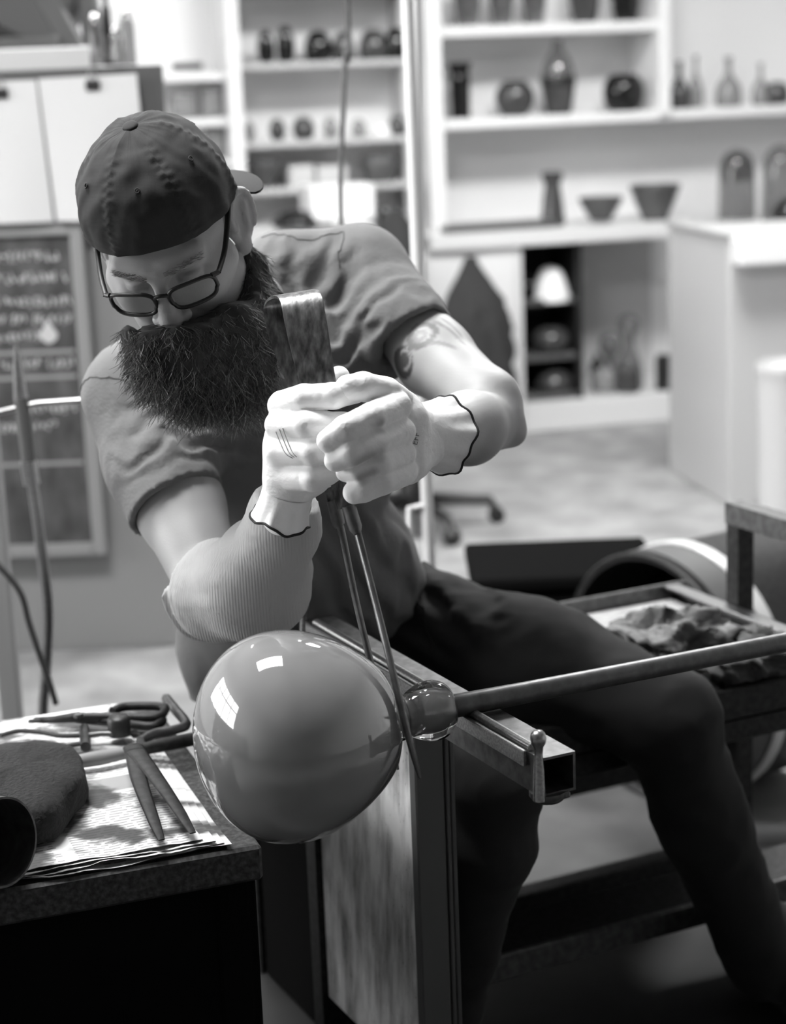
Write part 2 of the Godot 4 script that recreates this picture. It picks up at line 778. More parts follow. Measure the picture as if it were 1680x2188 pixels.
func newsprint_tex() -> ImageTexture:
	var s := 1024
	var im := Image.create(s, s, false, Image.FORMAT_RGB8)
	im.fill(grey(0.68))
	var r := RandomNumberGenerator.new()
	r.seed = 12
	for column in 6:
		var x0 := 20 + column * 168
		var y := 20
		while y < s - 20:
			if r.randf() < 0.07:
				var hgt := r.randi_range(30, 110)
				if r.randf() < 0.5:
					im.fill_rect(Rect2i(x0, y, 150, hgt), grey(r.randf_range(0.15, 0.45)))
				else:
					im.fill_rect(Rect2i(x0, y, r.randi_range(80, 150), 14), grey(0.08))
					hgt = 20
				y += hgt + 12
				continue
			var x := x0
			while x < x0 + 145:
				var wl := r.randi_range(6, 24)
				im.fill_rect(Rect2i(x, y, mini(wl, x0 + 150 - x), 4), grey(0.3))
				x += wl + 5
			y += 10
	# scorch marks and soot worn into the sheets
	var f := FastNoiseLite.new()
	f.seed = 77
	f.frequency = 0.006
	f.fractal_octaves = 5
	for y in s:
		for x in s:
			var u := float(x) / s
			var t := float(y) / s
			var n := f.get_noise_2d(x, y)
			var k := smoothstep(-0.05, 0.30, n + 0.42 * smoothstep(0.28, 0.55, t) * smoothstep(0.98, 0.7, u) - 0.0)
			if k > 0.0:
				var c := im.get_pixel(x, y)
				im.set_pixel(x, y, c.lerp(grey(0.03), 0.85 * k))
	return ImageTexture.create_from_image(im)

# chalk writing and sketches: rows of loose handwriting, a drawn vessel and ruled lines
func chalk_tex() -> ImageTexture:
	var w := 384
	var h := 1024
	var im := Image.create(w, h, false, Image.FORMAT_RGB8)
	var f := FastNoiseLite.new()
	f.seed = 2
	f.frequency = 0.012
	for y in h:
		for x in w:
			im.set_pixel(x, y, grey(clampf(0.035 + 0.05 * f.get_noise_2d(x, y * 0.4) + 0.03, 0.02, 0.2)))
	var r := RandomNumberGenerator.new()
	r.seed = 31
	for row in [[60, 60, 340], [130, 30, 360], [205, 120, 330], [265, 40, 350], [320, 60, 230], [410, 70, 370], [620, 120, 300], [560, 200, 330]]:
		var x: float = row[1]
		while x < row[2]:
			var wl := r.randf_range(30, 80)
			var ph := r.randf_range(0, 6.0)
			var lx := x
			while lx < x + wl and lx < w - 24:
				# each letter is two to four short chalk strokes
				for stroke in r.randi_range(2, 4):
					var a := Vector2(lx + r.randf_range(0, 13), row[0] + r.randf_range(-16, 16) + ph)
					var b := Vector2(lx + r.randf_range(0, 13), row[0] + r.randf_range(-16, 16) + ph)
					for q in 24:
						var c := a.lerp(b, q / 23.0)
						im.fill_rect(Rect2i(int(c.x), int(c.y), 4, 4), grey(0.42))
				lx += 17.0
			x += wl + 14
	for y in [372, 455, 745]:
		im.fill_rect(Rect2i(0, y, 370, 12), grey(0.28))
	for y in range(275, 350):
		var t := (y - 275) / 75.0
		var hw := int(6.0 + 22.0 * sin(PI * pow(t, 1.6)))
		im.fill_rect(Rect2i(295 - hw, y, hw * 2, 1), grey(0.5))
	return ImageTexture.create_from_image(im)


# ---------- the room ----------
func ceiling_light(p: Vector3, w: float, l: float, energy: float, label: String) -> void:
	var t := thing("ceiling_light", label, "ceiling light", p)
	var f := MB.new()
	for s in [-1.0, 1.0]:
		f.box(Vector3(s * (w * 0.5 + 0.015), 0.03, 0), Vector3(0.03, 0.08, l + 0.06), 0.003)
		f.box(Vector3(0, 0.03, s * (l * 0.5 + 0.015)), Vector3(w, 0.08, 0.03), 0.003)
	f.box(Vector3(0, 0.06, 0), Vector3(w, 0.02, l), 0.0)
	part("frame", f.mesh(), M.white_plastic, t)
	part("diffuser", bx(Vector3(0, 0.03, 0), Vector3(w, 0.02, l), 0.002), M.lamp_glow, t)
	var a := AreaLight3D.new()
	a.name = "lamp"
	a.area_size = Vector2(w, l)
	a.light_energy = energy
	a.area_range = 20.0
	a.area_attenuation = 2.0
	a.shadow_enabled = true
	a.position = Vector3(0, 0.012, 0)
	a.rotation_degrees = Vector3(-90, 0, 0)
	t.add_child(a)

func room() -> void:
	var fl := MB.new()
	var fn := FastNoiseLite.new()
	fn.seed = 14
	fn.frequency = 0.9
	fn.fractal_octaves = 4
	var rows := []
	var tints := []
	for i in 121:
		var row := []
		for j in 91:
			row.append(Vector3(-6.0 + j * 12.0 / 90.0, 0.0, -11.0 + i * 16.0 / 120.0))
		rows.append(row)
	fl.sheet(rows)
	# shade round the bench put into the floor's vertex colours, edge broken by noise
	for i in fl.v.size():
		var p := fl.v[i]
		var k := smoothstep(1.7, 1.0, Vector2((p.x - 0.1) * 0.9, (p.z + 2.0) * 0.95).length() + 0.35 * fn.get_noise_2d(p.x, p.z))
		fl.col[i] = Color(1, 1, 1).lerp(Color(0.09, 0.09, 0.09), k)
	fl.box(Vector3(0, -0.101, -3.0), Vector3(12, 0.2, 16), 0.0)
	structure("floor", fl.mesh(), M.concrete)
	structure("ceiling", bx(Vector3(0, 3.2, -3.0), Vector3(12, 0.2, 16), 0.0), M.ceiling_paint)
	var wb := Basis(Vector3(0.9659258, 0.0000000, -0.2588190), Vector3.UP, Vector3(0.2588190, 0.0000000, 0.9659258))
	var wp := Vector3(0.5559321, 0.0000000, -7.3798682)
	structure("wall_back", bx(Vector3(0, 1.55, -0.55), Vector3(13, 3.3, 0.2), 0.0), M.wall_paint, wp, wb)
	structure("wall_right", bx(Vector3(4.2, 1.55, -3.0), Vector3(0.2, 3.3, 14), 0.0), M.wall_paint)
	structure("wall_front", bx(Vector3(0, 1.55, 3.2), Vector3(10, 3.3, 0.2), 0.0), M.grey_paint)
	# left wall with one long window
	var w := MB.new()
	var zs := [-4.6, -1.4]
	w.box(Vector3(-3.8, 0.45, -1.6), Vector3(0.2, 1.1, 0.0 + 3.2), 0.0)
	w.box(Vector3(-3.8, 2.9, -3.0), Vector3(0.2, 0.6, 14), 0.0)
	w.box(Vector3(-3.8, 1.3, -7.3), Vector3(0.2, 2.8, 5.4), 0.0)
	w.box(Vector3(-3.8, 1.3, 1.3), Vector3(0.2, 2.8, 5.4), 0.0)
	w.box(Vector3(-3.8, 0.45, -3.0), Vector3(0.2, 1.1, 3.2), 0.0)
	structure("wall_left", w.mesh(), M.wall_paint)
	var win := Node3D.new()
	win.name = "window_1"
	win.set_meta("kind", "structure")
	add_child(win)
	win.position = Vector3(-3.8, 1.8, -3.0)
	var fr := MB.new()
	fr.box(Vector3(0, -0.77, 0), Vector3(0.12, 0.06, 3.2), 0.003)
	fr.box(Vector3(0, 0.77, 0), Vector3(0.12, 0.06, 3.2), 0.003)
	for k in 6:
		fr.box(Vector3(0, 0, -1.57 + k * 0.628), Vector3(0.1, 1.5, 0.05), 0.003)
	fr.box(Vector3(0, 0, 0), Vector3(0.08, 0.04, 3.1), 0.003)
	part("window_frame", fr.mesh(), M.shelf_white, win)
	for k in 5:
		for j in 2:
			part("pane", bx(Vector3(0, -0.38 + 0.76 * j, -1.256 + k * 0.628), Vector3(0.006, 0.7, 0.57), 0.0), M.clear_glass, win)


# ---------- the glassblowing bench: x runs across it to the far rail, z to the front ----------
func square_tube(mb: MB, a: Vector3, b: Vector3, s: float, wall: float, up := Vector3.UP) -> void:
	var t := (b - a).normalized()
	var r := t.cross(up).normalized()
	var u := r.cross(t)
	var rows_out := []
	for e in [a, b]:
		rows_out.append([e + (r + u) * s, e + (u - r) * s, e - (r + u) * s, e + (r - u) * s])
	var inner := s - wall
	for k in 4:
		var k2 := (k + 1) % 4
		var dirs := [u, -r, -u, r]
		var o: Vector3 = dirs[k]
		mb.poly([rows_out[0][k], rows_out[0][k2], rows_out[1][k2], rows_out[1][k]], o)
		var ia: Vector3 = rows_out[0][k] - a
		var ib: Vector3 = rows_out[0][k2] - a
		var f := inner / s
		mb.poly([a + ia * f, a + ib * f, b + ib * f, b + ia * f], -o)
		mb.poly([a + ia, a + ib, a + ib * f, a + ia * f], -t)
		mb.poly([b + ia, b + ib, b + ib * f, b + ia * f], t)

func bench() -> void:
	var t := thing("glassblowing_bench", "dark steel glassblower's bench with square tube rails, plywood end board and a plank seat", "bench", Vector3(-0.1074421, 0.0000000, -2.4528315), Basis(Vector3(0.8991187, 0.0000000, -0.4377048), Vector3.UP, Vector3(0.4377048, 0.0000000, 0.8991187)))
	# near rail
	var r := MB.new()
	square_tube(r, Vector3(0, 0.668, 0.0), Vector3(0, 0.668, 0.625), 0.022, 0.003)
	var nr := part("rail", r.mesh(), M.bare_steel, t)
	nr.set_meta("label", "near rail of square steel tube with an open end")
	var lip := MB.new()
	lip.tube([Vector3(-0.016, 0.693, 0.03), Vector3(-0.016, 0.693, 0.60)], 0.006, 10)
	lip.box(Vector3(-0.026, 0.683, 0.31), Vector3(0.005, 0.018, 0.58), 0.001)
	part("wear_strip", lip.mesh(), M.bright_steel, nr)
	for z in [0.0, 0.622]:
		var k := MB.new()
		k.lathe(Transform3D(Basis(), Vector3(-0.022, 0.628, z)), [Vector2(0, 0.014), Vector2(0.007, 0.014), Vector2(0.0066, 0.03), Vector2(0.0058, 0.05), Vector2(0.0046, 0.066), Vector2(0.0055, 0.0745), Vector2(0.0078, 0.0785), Vector2(0.0088, 0.084), Vector2(0.0078, 0.0895), Vector2(0.005, 0.0925), Vector2(0, 0.0935)], 20)
		part("stop_knob", k.mesh(), M.bright_steel, nr)
	var weld := MB.new()
	weld.box(Vector3(-0.004, 0.643, 0.613), Vector3(0.036, 0.007, 0.03), 0.003)
	weld.lathe(Transform3D(Basis(), Vector3(-0.006, 0.635, 0.612)), [Vector2(0, 0), Vector2(0.016, 0.001), Vector2(0.02, 0.006), Vector2(0.02, 0.012), Vector2(0, 0.013)], 14)
	part("weld_plate", weld.mesh(), M.bare_steel, nr)
	# end board under the near rail
	var b := MB.new()
	for side in 1:
		b.poly([Vector3(-0.012, 0.13, 0.0), Vector3(-0.012, 0.13, 0.29), Vector3(-0.012, 0.645, 0.29), Vector3(-0.012, 0.645, 0.0)], Vector3(-1, 0, 0))
		b.uv = PackedVector2Array([Vector2(0, 1), Vector2(1, 1), Vector2(1, 0), Vector2(0, 0)])
	var board := part("end_board", b.mesh(), M.weathered_plywood, t)
	var back := MB.new()
	back.box(Vector3(0.0, 0.3875, 0.145), Vector3(0.0236, 0.515, 0.29), 0.0005)
	part("board_core", back.mesh(), M.seat_wood, board)
	var post := MB.new()
	post.box(Vector3(0.006, 0.32, 0.299), Vector3(0.040, 0.65, 0.018), 0.002)
	post.box(Vector3(0.031, 0.32, 0.29), Vector3(0.005, 0.65, 0.036), 0.001)
	post.box(Vector3(0.040, 0.32, 0.294), Vector3(0.006, 0.65, 0.02), 0.001)
	part("leg", post.mesh(), M.dark_paint, t)
	var pb := MB.new()
	pb.box(Vector3(0.0, 0.33, -0.02), Vector3(0.04, 0.66, 0.036), 0.002)
	part("leg", pb.mesh(), M.black_steel, t)
	# far rail on its own legs, set further back
	var fr := MB.new()
	square_tube(fr, Vector3(0.878, 0.672, -0.25), Vector3(0.878, 0.672, 0.42), 0.018, 0.003)
	var far := part("rail", fr.mesh(), M.bare_steel, t)
	far.set_meta("label", "far rail of dark square steel tube on upright legs")
	for z in [-0.232, 0.38]:
		var l := MB.new()
		square_tube(l, Vector3(0.878, 0.0, z), Vector3(0.878, 0.654, z), 0.016, 0.003, Vector3(0, 0, 1))
		part("leg", l.mesh(), M.black_steel, t)
	# seat frame, plank and trays
	var plank := MB.new()
	plank.box(Vector3(0.45, 0.485, -0.16), Vector3(0.78, 0.022, 0.44), 0.004)
	part("seat_plank", plank.mesh(), M.seat_wood, t)
	var beams := [[Vector3(0.45, 0.475, 0.075), Vector3(0.86, 0.05, 0.03)], [Vector3(0.45, 0.43, 0.068), Vector3(0.86, 0.036, 0.03)], [Vector3(0.45, 0.492, -0.392), Vector3(0.86, 0.055, 0.012)]]
	for q in beams:
		part("seat_beam", bx(q[0], q[1], 0.003), M.black_steel if q[0].z > 0 else M.bare_steel, t)
	var ang := MB.new()
	ang.box(Vector3(0.846, 0.515, -0.17), Vector3(0.028, 0.005, 0.46), 0.001)
	ang.box(Vector3(0.858, 0.495, -0.17), Vector3(0.005, 0.045, 0.46), 0.001)
	part("tray_edge", ang.mesh(), M.bright_steel, t)
	part("back_board", bx(Vector3(0.45, 0.32, -0.385), Vector3(0.86, 0.3, 0.02), 0.003), M.black_steel, t)
	for x in [0.04, 0.86]:
		part("leg", bx(Vector3(x, 0.235, -0.37), Vector3(0.034, 0.47, 0.034), 0.003), M.black_steel, t)
	part("leg", bx(Vector3(0.86, 0.215, 0.06), Vector3(0.034, 0.43, 0.034), 0.003), M.black_steel, t)
	# foot stretcher: a dark channel with a lighter steel front edge
	part("stretcher", bx(Vector3(0.45, 0.135, -0.01), Vector3(0.83, 0.03, 0.11), 0.004), M.black_steel, t)
	part("stretcher_edge", bx(Vector3(0.45, 0.132, 0.05), Vector3(0.83, 0.04, 0.012), 0.003), M.bare_steel, t)
	part("stretcher", bx(Vector3(0.45, 0.04, -0.3), Vector3(0.83, 0.04, 0.04), 0.003), M.black_steel, t)
	var filler := thing("dark_filler", "added dark box filling the shaded gap under the left end of the bench seat", "filler box", Vector3(-0.1074421, 0.0000000, -2.4528315), Basis(Vector3(0.8991187, 0.0000000, -0.4377048), Vector3.UP, Vector3(0.4377048, 0.0000000, 0.8991187)))  # added box, keeps the gap under the seat as dark as its shade
	part("body", bx(Vector3(0.13, 0.2, -0.22), Vector3(0.2, 0.4, 0.26), 0.006), M.soot, filler)
	for k in 3:
		part("filler_front", bx(Vector3(0.13, 0.08 + k * 0.12, -0.085), Vector3(0.18, 0.11, 0.012), 0.003), M.soot, filler)
	# leather gauntlets and rags thrown on the far end of the seat
	rag("leather_glove", Vector3(0.5872, 0.5300, -0.0192), 0.075, 5, "crumpled dark leather work glove on the bench seat beside the far rail", "glove", M.old_leather)
	rag("leather_rag", Vector3(0.6897, 0.5100, 0.0428), 0.06, 9, "folded grey leather pad hanging over the front edge of the bench seat", "leather pad", M.grey_cloth)

# a crumpled lump of cloth or leather in bench coordinates
func rag(called: String, p: Vector3, size: float, seed_: int, label: String, category: String, m: Material) -> void:
	var f := FastNoiseLite.new()
	f.seed = seed_
	f.frequency = 1.0
	f.fractal_octaves = 3
	f.fractal_type = FastNoiseLite.FRACTAL_RIDGED
	var rows := []
	for i in 25:
		var row := []
		var th := PI * i / 24.0
		for j in 48:
			var ph := TAU * j / 48.0
			var d := Vector3(sin(th) * cos(ph), cos(th), sin(th) * sin(ph))
			var k := 0.75 + 0.55 * f.get_noise_3dv(d * 1.1)
			var q := d * size * k * Vector3(1.5, 0.62, 1.0)
			if q.y < -0.55 * size:
				q.y = -0.55 * size
			row.append(q)
		rows.append(row)
	var mb := MB.new().sheet(rows, true, true)
	var b := Basis(Vector3(0.8991187, 0.0000000, -0.4377048), Vector3.UP, Vector3(0.4377048, 0.0000000, 0.8991187))
	solo(called, mb.mesh(), m, label, category, Vector3(-0.1074421, 0.0000000, -2.4528315) + b * (p + Vector3(0, size * 0.3, 0)), b)


# ---------- the tool table on the left ----------
func work_table() -> void:
	var tb := Basis(Vector3(0.9439830, 0.0000000, -0.3299941), Vector3.UP, Vector3(0.3299941, 0.0000000, 0.9439830))
	var tp := Vector3(-0.1688388, 0.0000000, -2.0559393)
	var t := thing("tool_table", "dark steel tool table with a thick scarred top, left of the bench", "table", tp, tb)
	part("table_top", bx(Vector3(-0.5, 0.508, -0.29), Vector3(1.0, 0.044, 0.58), 0.004), M.table_steel, t)
	part("front_panel", bx(Vector3(-0.5, 0.255, -0.03), Vector3(0.99, 0.46, 0.02), 0.003), M.soot, t)
	part("side_panel", bx(Vector3(-0.03, 0.25, -0.29), Vector3(0.02, 0.45, 0.5), 0.003), M.soot, t)
	for x in [-0.035, -0.965]:
		for z in [-0.035, -0.545]:
			part("leg", bx(Vector3(x, 0.243, z), Vector3(0.04, 0.486, 0.04), 0.003), M.soot, t)
	# layered newspapers: wavy sheets whose front edges curl over the table's edge
	var f := FastNoiseLite.new()
	f.seed = 3
	f.frequency = 6.0
	var below := []
	for s in 4:
		var rows := []
		var nz := 26
		var nxx := 70
		var inset: float = [0.0, 0.004, 0.009, 0.016][s]
		for i in nz + 1:
			var row := []
			var prev: Array = below[i] if not below.is_empty() else []
			for j in nxx + 1:
				var u := float(j) / nxx
				var w := float(i) / nz
				var x := lerpf(-0.97, -0.035 - inset * 2.0, u)
				var z := lerpf(-0.575 + inset, -0.004 - inset * 0.6, w) + 0.006 * f.get_noise_2d(x * 1.4, s * 9.0) * w
				var edge: float = smoothstep(0.86, 1.0, w)
				var y: float = 0.532 + s * 0.003 + 0.003 * f.get_noise_3d(x, z, s) + edge * (0.008 * f.get_noise_2d(x * 1.2 + 7.0, s * 0.8) + 0.003)
				y = maxf(y, 0.5316)
				if not prev.is_empty():
					y = maxf(y, (prev[j] as Vector3).y + 0.0018)
				row.append(Vector3(x, y, z))
			rows.append(row)
		below = rows
		var mb := MB.new().sheet(rows, false, false, Vector2(1.0, 0.7))
		# the underside, so that each sheet has thickness
		var low := []
		for row in rows:
			var q := []
			for p: Vector3 in row:
				q.append(p - Vector3(0, 0.0012, 0))
			low.append(q)
		mb.sheet(low, false, true)
		solo("newspaper", mb.mesh(), M.newsprint, ["lowest newspaper sheet spread flat on the tool table", "second newspaper sheet of the pile on the tool table", "third newspaper sheet of the pile on the tool table", "topmost scorched newspaper sheet under the tools on the table"][s], "newspaper", tp, tb, "newspapers on the tool table")
	# tools lying on the papers
	var y := 0.548
	var sh := thing("diamond_shears", "dark iron shears with looped handles lying at the back of the tool table", "shears", tp + tb * Vector3(-0.1016, 0.5450, -0.4862), tb)
	var o := Vector3(-0.1016, 0.5450, -0.4862)
	var bl := MB.new()
	bl.tube([Vector3(-0.1914, 0.5530, -0.5024) - o, Vector3(-0.1629, 0.5560, -0.4856) - o, Vector3(-0.1288, 0.5580, -0.4757) - o], [0.004, 0.008, 0.012], 8, true, false, 0.6)
	part("blade", bl.mesh(), M.black_steel, sh)
	var bl2 := MB.new()
	bl2.tube([Vector3(-0.1817, 0.5530, -0.5106) - o, Vector3(-0.1605, 0.5660, -0.4572) - o, Vector3(-0.1298, 0.5680, -0.4488) - o], [0.003, 0.007, 0.011], 8, true, false, 0.6)
	part("blade", bl2.mesh(), M.black_steel, sh)
	for k in 2:
		var pts := []
		if k == 0:
			pts = [Vector3(-0.1307, 0.5620, -0.4639) - o, Vector3(-0.0803, 0.5620, -0.4395) - o, Vector3(-0.0335, 0.5620, -0.4146) - o, Vector3(-0.0168, 0.5620, -0.4302) - o, Vector3(-0.0144, 0.5620, -0.4553) - o, Vector3(-0.0593, 0.5620, -0.4772) - o, Vector3(-0.0814, 0.5620, -0.4659) - o]
		else:
			pts = [Vector3(-0.1293, 0.5560, -0.4736) - o, Vector3(-0.0793, 0.5560, -0.4302) - o, Vector3(-0.0440, 0.5560, -0.3985) - o, Vector3(-0.0281, 0.5560, -0.4055) - o, Vector3(-0.0249, 0.5560, -0.4252) - o, Vector3(-0.0720, 0.5560, -0.4437) - o]
		part("handle", MB.new().tube(curve(pts, 6), 0.0065, 8).mesh(), M.black_steel, sh)
	part("pivot", MB.new().lathe(Transform3D(Basis(), Vector3(-0.1326, 0.5700, -0.4396) - o), [Vector2(0, 0), Vector2(0.007, 0), Vector2(0.006, 0.005), Vector2(0, 0.006)], 12).mesh(), M.bare_steel, sh)
	# a bent iron hook behind the shears
	solo("iron_hook", MB.new().tube(curve([Vector3(0.0043, 0.5550, -0.5093), Vector3(0.0050, 0.5550, -0.4463), Vector3(0.0040, 0.5550, -0.3868), Vector3(-0.0177, 0.5550, -0.3723), Vector3(-0.0443, 0.5550, -0.3687), Vector3(-0.0689, 0.5560, -0.3432)], 6), 0.007, 8).mesh(), M.bare_steel, "bent dark iron hook lying right of the shears", "hook", tp, tb)
	# torch with its thin hose
	var tc := thing("hand_torch", "small dark hand torch with a thin hose lying on the papers", "torch", tp + tb * Vector3(-0.1322, 0.5500, -0.4018), tb)
	o = Vector3(-0.1322, 0.5500, -0.4018)
	part("valve", MB.new().tube([Vector3(-0.1272, 0.5550, -0.4334) - o, Vector3(-0.1394, 0.5550, -0.3582) - o], 0.007, 10).mesh(), M.black_steel, tc)
	part("nozzle", MB.new().lathe(Transform3D(Basis(), Vector3(-0.0859, 0.5510, -0.3969) - o), [Vector2(0, 0), Vector2(0.015, 0), Vector2(0.016, 0.022), Vector2(0.012, 0.027), Vector2(0, 0.028)], 16).mesh(), M.black_plastic, tc)
	part("stem", MB.new().tube([Vector3(-0.1304, 0.5560, -0.3989) - o, Vector3(-0.1115, 0.5560, -0.3980) - o, Vector3(-0.0912, 0.5560, -0.3882) - o], 0.004, 8).mesh(), M.bare_steel, tc)
	part("hose", MB.new().tube(curve([Vector3(-0.2375, 0.5530, -0.4596) - o, Vector3(-0.2110, 0.5530, -0.4675) - o, Vector3(-0.1824, 0.5530, -0.4475) - o, Vector3(-0.1612, 0.5530, -0.4229) - o, Vector3(-0.1337, 0.5550, -0.4056) - o], 6), 0.0035, 8).mesh(), M.rubber, tc)
	part("hose", MB.new().tube(curve([Vector3(-0.1396, 0.5550, -0.3741) - o, Vector3(-0.1632, 0.5530, -0.3756) - o, Vector3(-0.1969, 0.5530, -0.3413) - o, Vector3(-0.2250, 0.5530, -0.3171) - o, Vector3(-0.2583, 0.5530, -0.3145) - o], 6), 0.0035, 8).mesh(), M.rubber, tc)
	# wooden handled file across the papers
	var rod := thing("wood_handled_rod", "long dark iron rod with a pale wooden handle across the papers", "rod", tp + tb * Vector3(-0.0742, 0.5550, -0.3192), tb)
	o = Vector3(-0.0742, 0.5550, -0.3192)
	part("handle", MB.new().tube([Vector3(-0.1753, 0.5550, -0.3063) - o, Vector3(-0.1691, 0.5550, -0.3071) - o, Vector3(-0.1327, 0.5560, -0.3057) - o, Vector3(-0.0936, 0.5560, -0.3100) - o], [0.006, 0.009, 0.01, 0.008], 12).mesh(), M.mid_grey, rod)
	part("shaft", MB.new().tube([Vector3(-0.0936, 0.5560, -0.3100) - o, Vector3(-0.0493, 0.5560, -0.3180) - o, Vector3(0.0225, 0.5560, -0.3254) - o], [0.007, 0.009, 0.009], 10).mesh(), M.black_steel, rod)
	# parchoffi-like tweezers standing open on the papers
	var tw := thing("tweezers", "wide steel tweezers lying open in the middle of the tool table", "tweezers", tp + tb * Vector3(-0.0848, 0.5500, -0.3006), tb)
	o = Vector3(-0.0848, 0.5500, -0.3006)
	for k in 2:
		var pts: Array = [[Vector3(-0.0936, 0.5750, -0.2573) - o, Vector3(-0.1069, 0.5720, -0.1740) - o, Vector3(-0.1148, 0.5660, -0.0768) - o, Vector3(-0.1179, 0.5560, -0.0040) - o], [Vector3(-0.0928, 0.5770, -0.2547) - o, Vector3(-0.0889, 0.5740, -0.1774) - o, Vector3(-0.0839, 0.5670, -0.0922) - o, Vector3(-0.0796, 0.5560, -0.0089) - o]][k]
		part("blade", MB.new().tube(curve(pts, 5), [0.013, 0.0125, 0.012, 0.0115, 0.011, 0.0105, 0.010, 0.0095, 0.009, 0.0085, 0.008, 0.0075, 0.007, 0.006, 0.005, 0.004], 8, true, false, 0.22, Vector3.UP).mesh(), M.black_steel, tw)
	part("bend", MB.new().tube(curve([Vector3(-0.0936, 0.5750, -0.2573) - o, Vector3(-0.0925, 0.5760, -0.2765) - o, Vector3(-0.0928, 0.5770, -0.2547) - o], 5), 0.013, 8, true, false, 0.25, Vector3.UP).mesh(), M.black_steel, tw)
	# charred wooden block and ladle cup at the left edge
	var f2 := FastNoiseLite.new()
	f2.seed = 15
	f2.frequency = 9.0
	f2.fractal_octaves = 4
	var rows := []
	var base := [Vector3(-0.3173, 0.5480, -0.2710), Vector3(-0.2900, 0.5480, -0.3476), Vector3(-0.2205, 0.5480, -0.3294), Vector3(-0.1739, 0.5480, -0.2834), Vector3(-0.1626, 0.5480, -0.2157), Vector3(-0.1850, 0.5480, -0.1584), Vector3(-0.2317, 0.5480, -0.0849), Vector3(-0.2819, 0.5480, -0.0779), Vector3(-0.3360, 0.5480, -0.1179)]
	var mid := Vector3.ZERO
	for p: Vector3 in base:
		mid += p / base.size()
	var ring := []
	for i in base.size():
		for s in 5:
			ring.append((base[i] as Vector3).cubic_interpolate(base[(i + 1) % base.size()], base[(i - 1 + base.size()) % base.size()], base[(i + 2) % base.size()], s / 5.0))
	for lev in [[1.0, 0.0], [1.02, 0.012], [1.0, 0.03], [0.93, 0.042], [0.7, 0.047], [0.4, 0.05], [0.0, 0.051]]:
		var row := []
		for p: Vector3 in ring:
			var q: Vector3 = mid + (p - mid) * lev[0] + Vector3(0, lev[1], 0)
			var nn := f2.get_noise_3dv(q)
			row.append(q + Vector3(nn * 0.012, nn * 0.012 if lev[1] > 0.0 else 0.0, nn * 0.012))
		rows.append(row)
	solo("charred_block", MB.new().sheet(rows, true, true).mesh(), M.charcoal, "charred dark block of soaked paper at the left edge of the table", "block", tp, tb)
	var cb := Basis(Vector3(0, 1, 0), 0.0)
	var axis := (Vector3(0.55, 0.12, 0.75)).normalized()
	cb = Basis(axis.cross(Vector3.UP).normalized(), axis, axis.cross(Vector3.UP).normalized().cross(axis))
	var prof := [Vector2(0, -0.09), Vector2(0.045, -0.088), Vector2(0.05, -0.07), Vector2(0.05, 0.0), Vector2(0.0475, 0.0), Vector2(0.0475, -0.068), Vector2(0, -0.08)]
	solo("steel_cup", turned(prof, 40), M.bare_steel, "round steel cup lying with its dark mouth toward us at the left edge", "cup", tp + tb * (Vector3(-0.3002, 0.6000, 0.0329)), tb * cb)


# ---------- pipe, glass and jacks ----------
func along(a: Vector3, b: Vector3) -> Transform3D:
	var y := (b - a).normalized()
	var x := y.cross(Vector3.UP).normalized()
	return Transform3D(Basis(x, y, x.cross(y)), a)

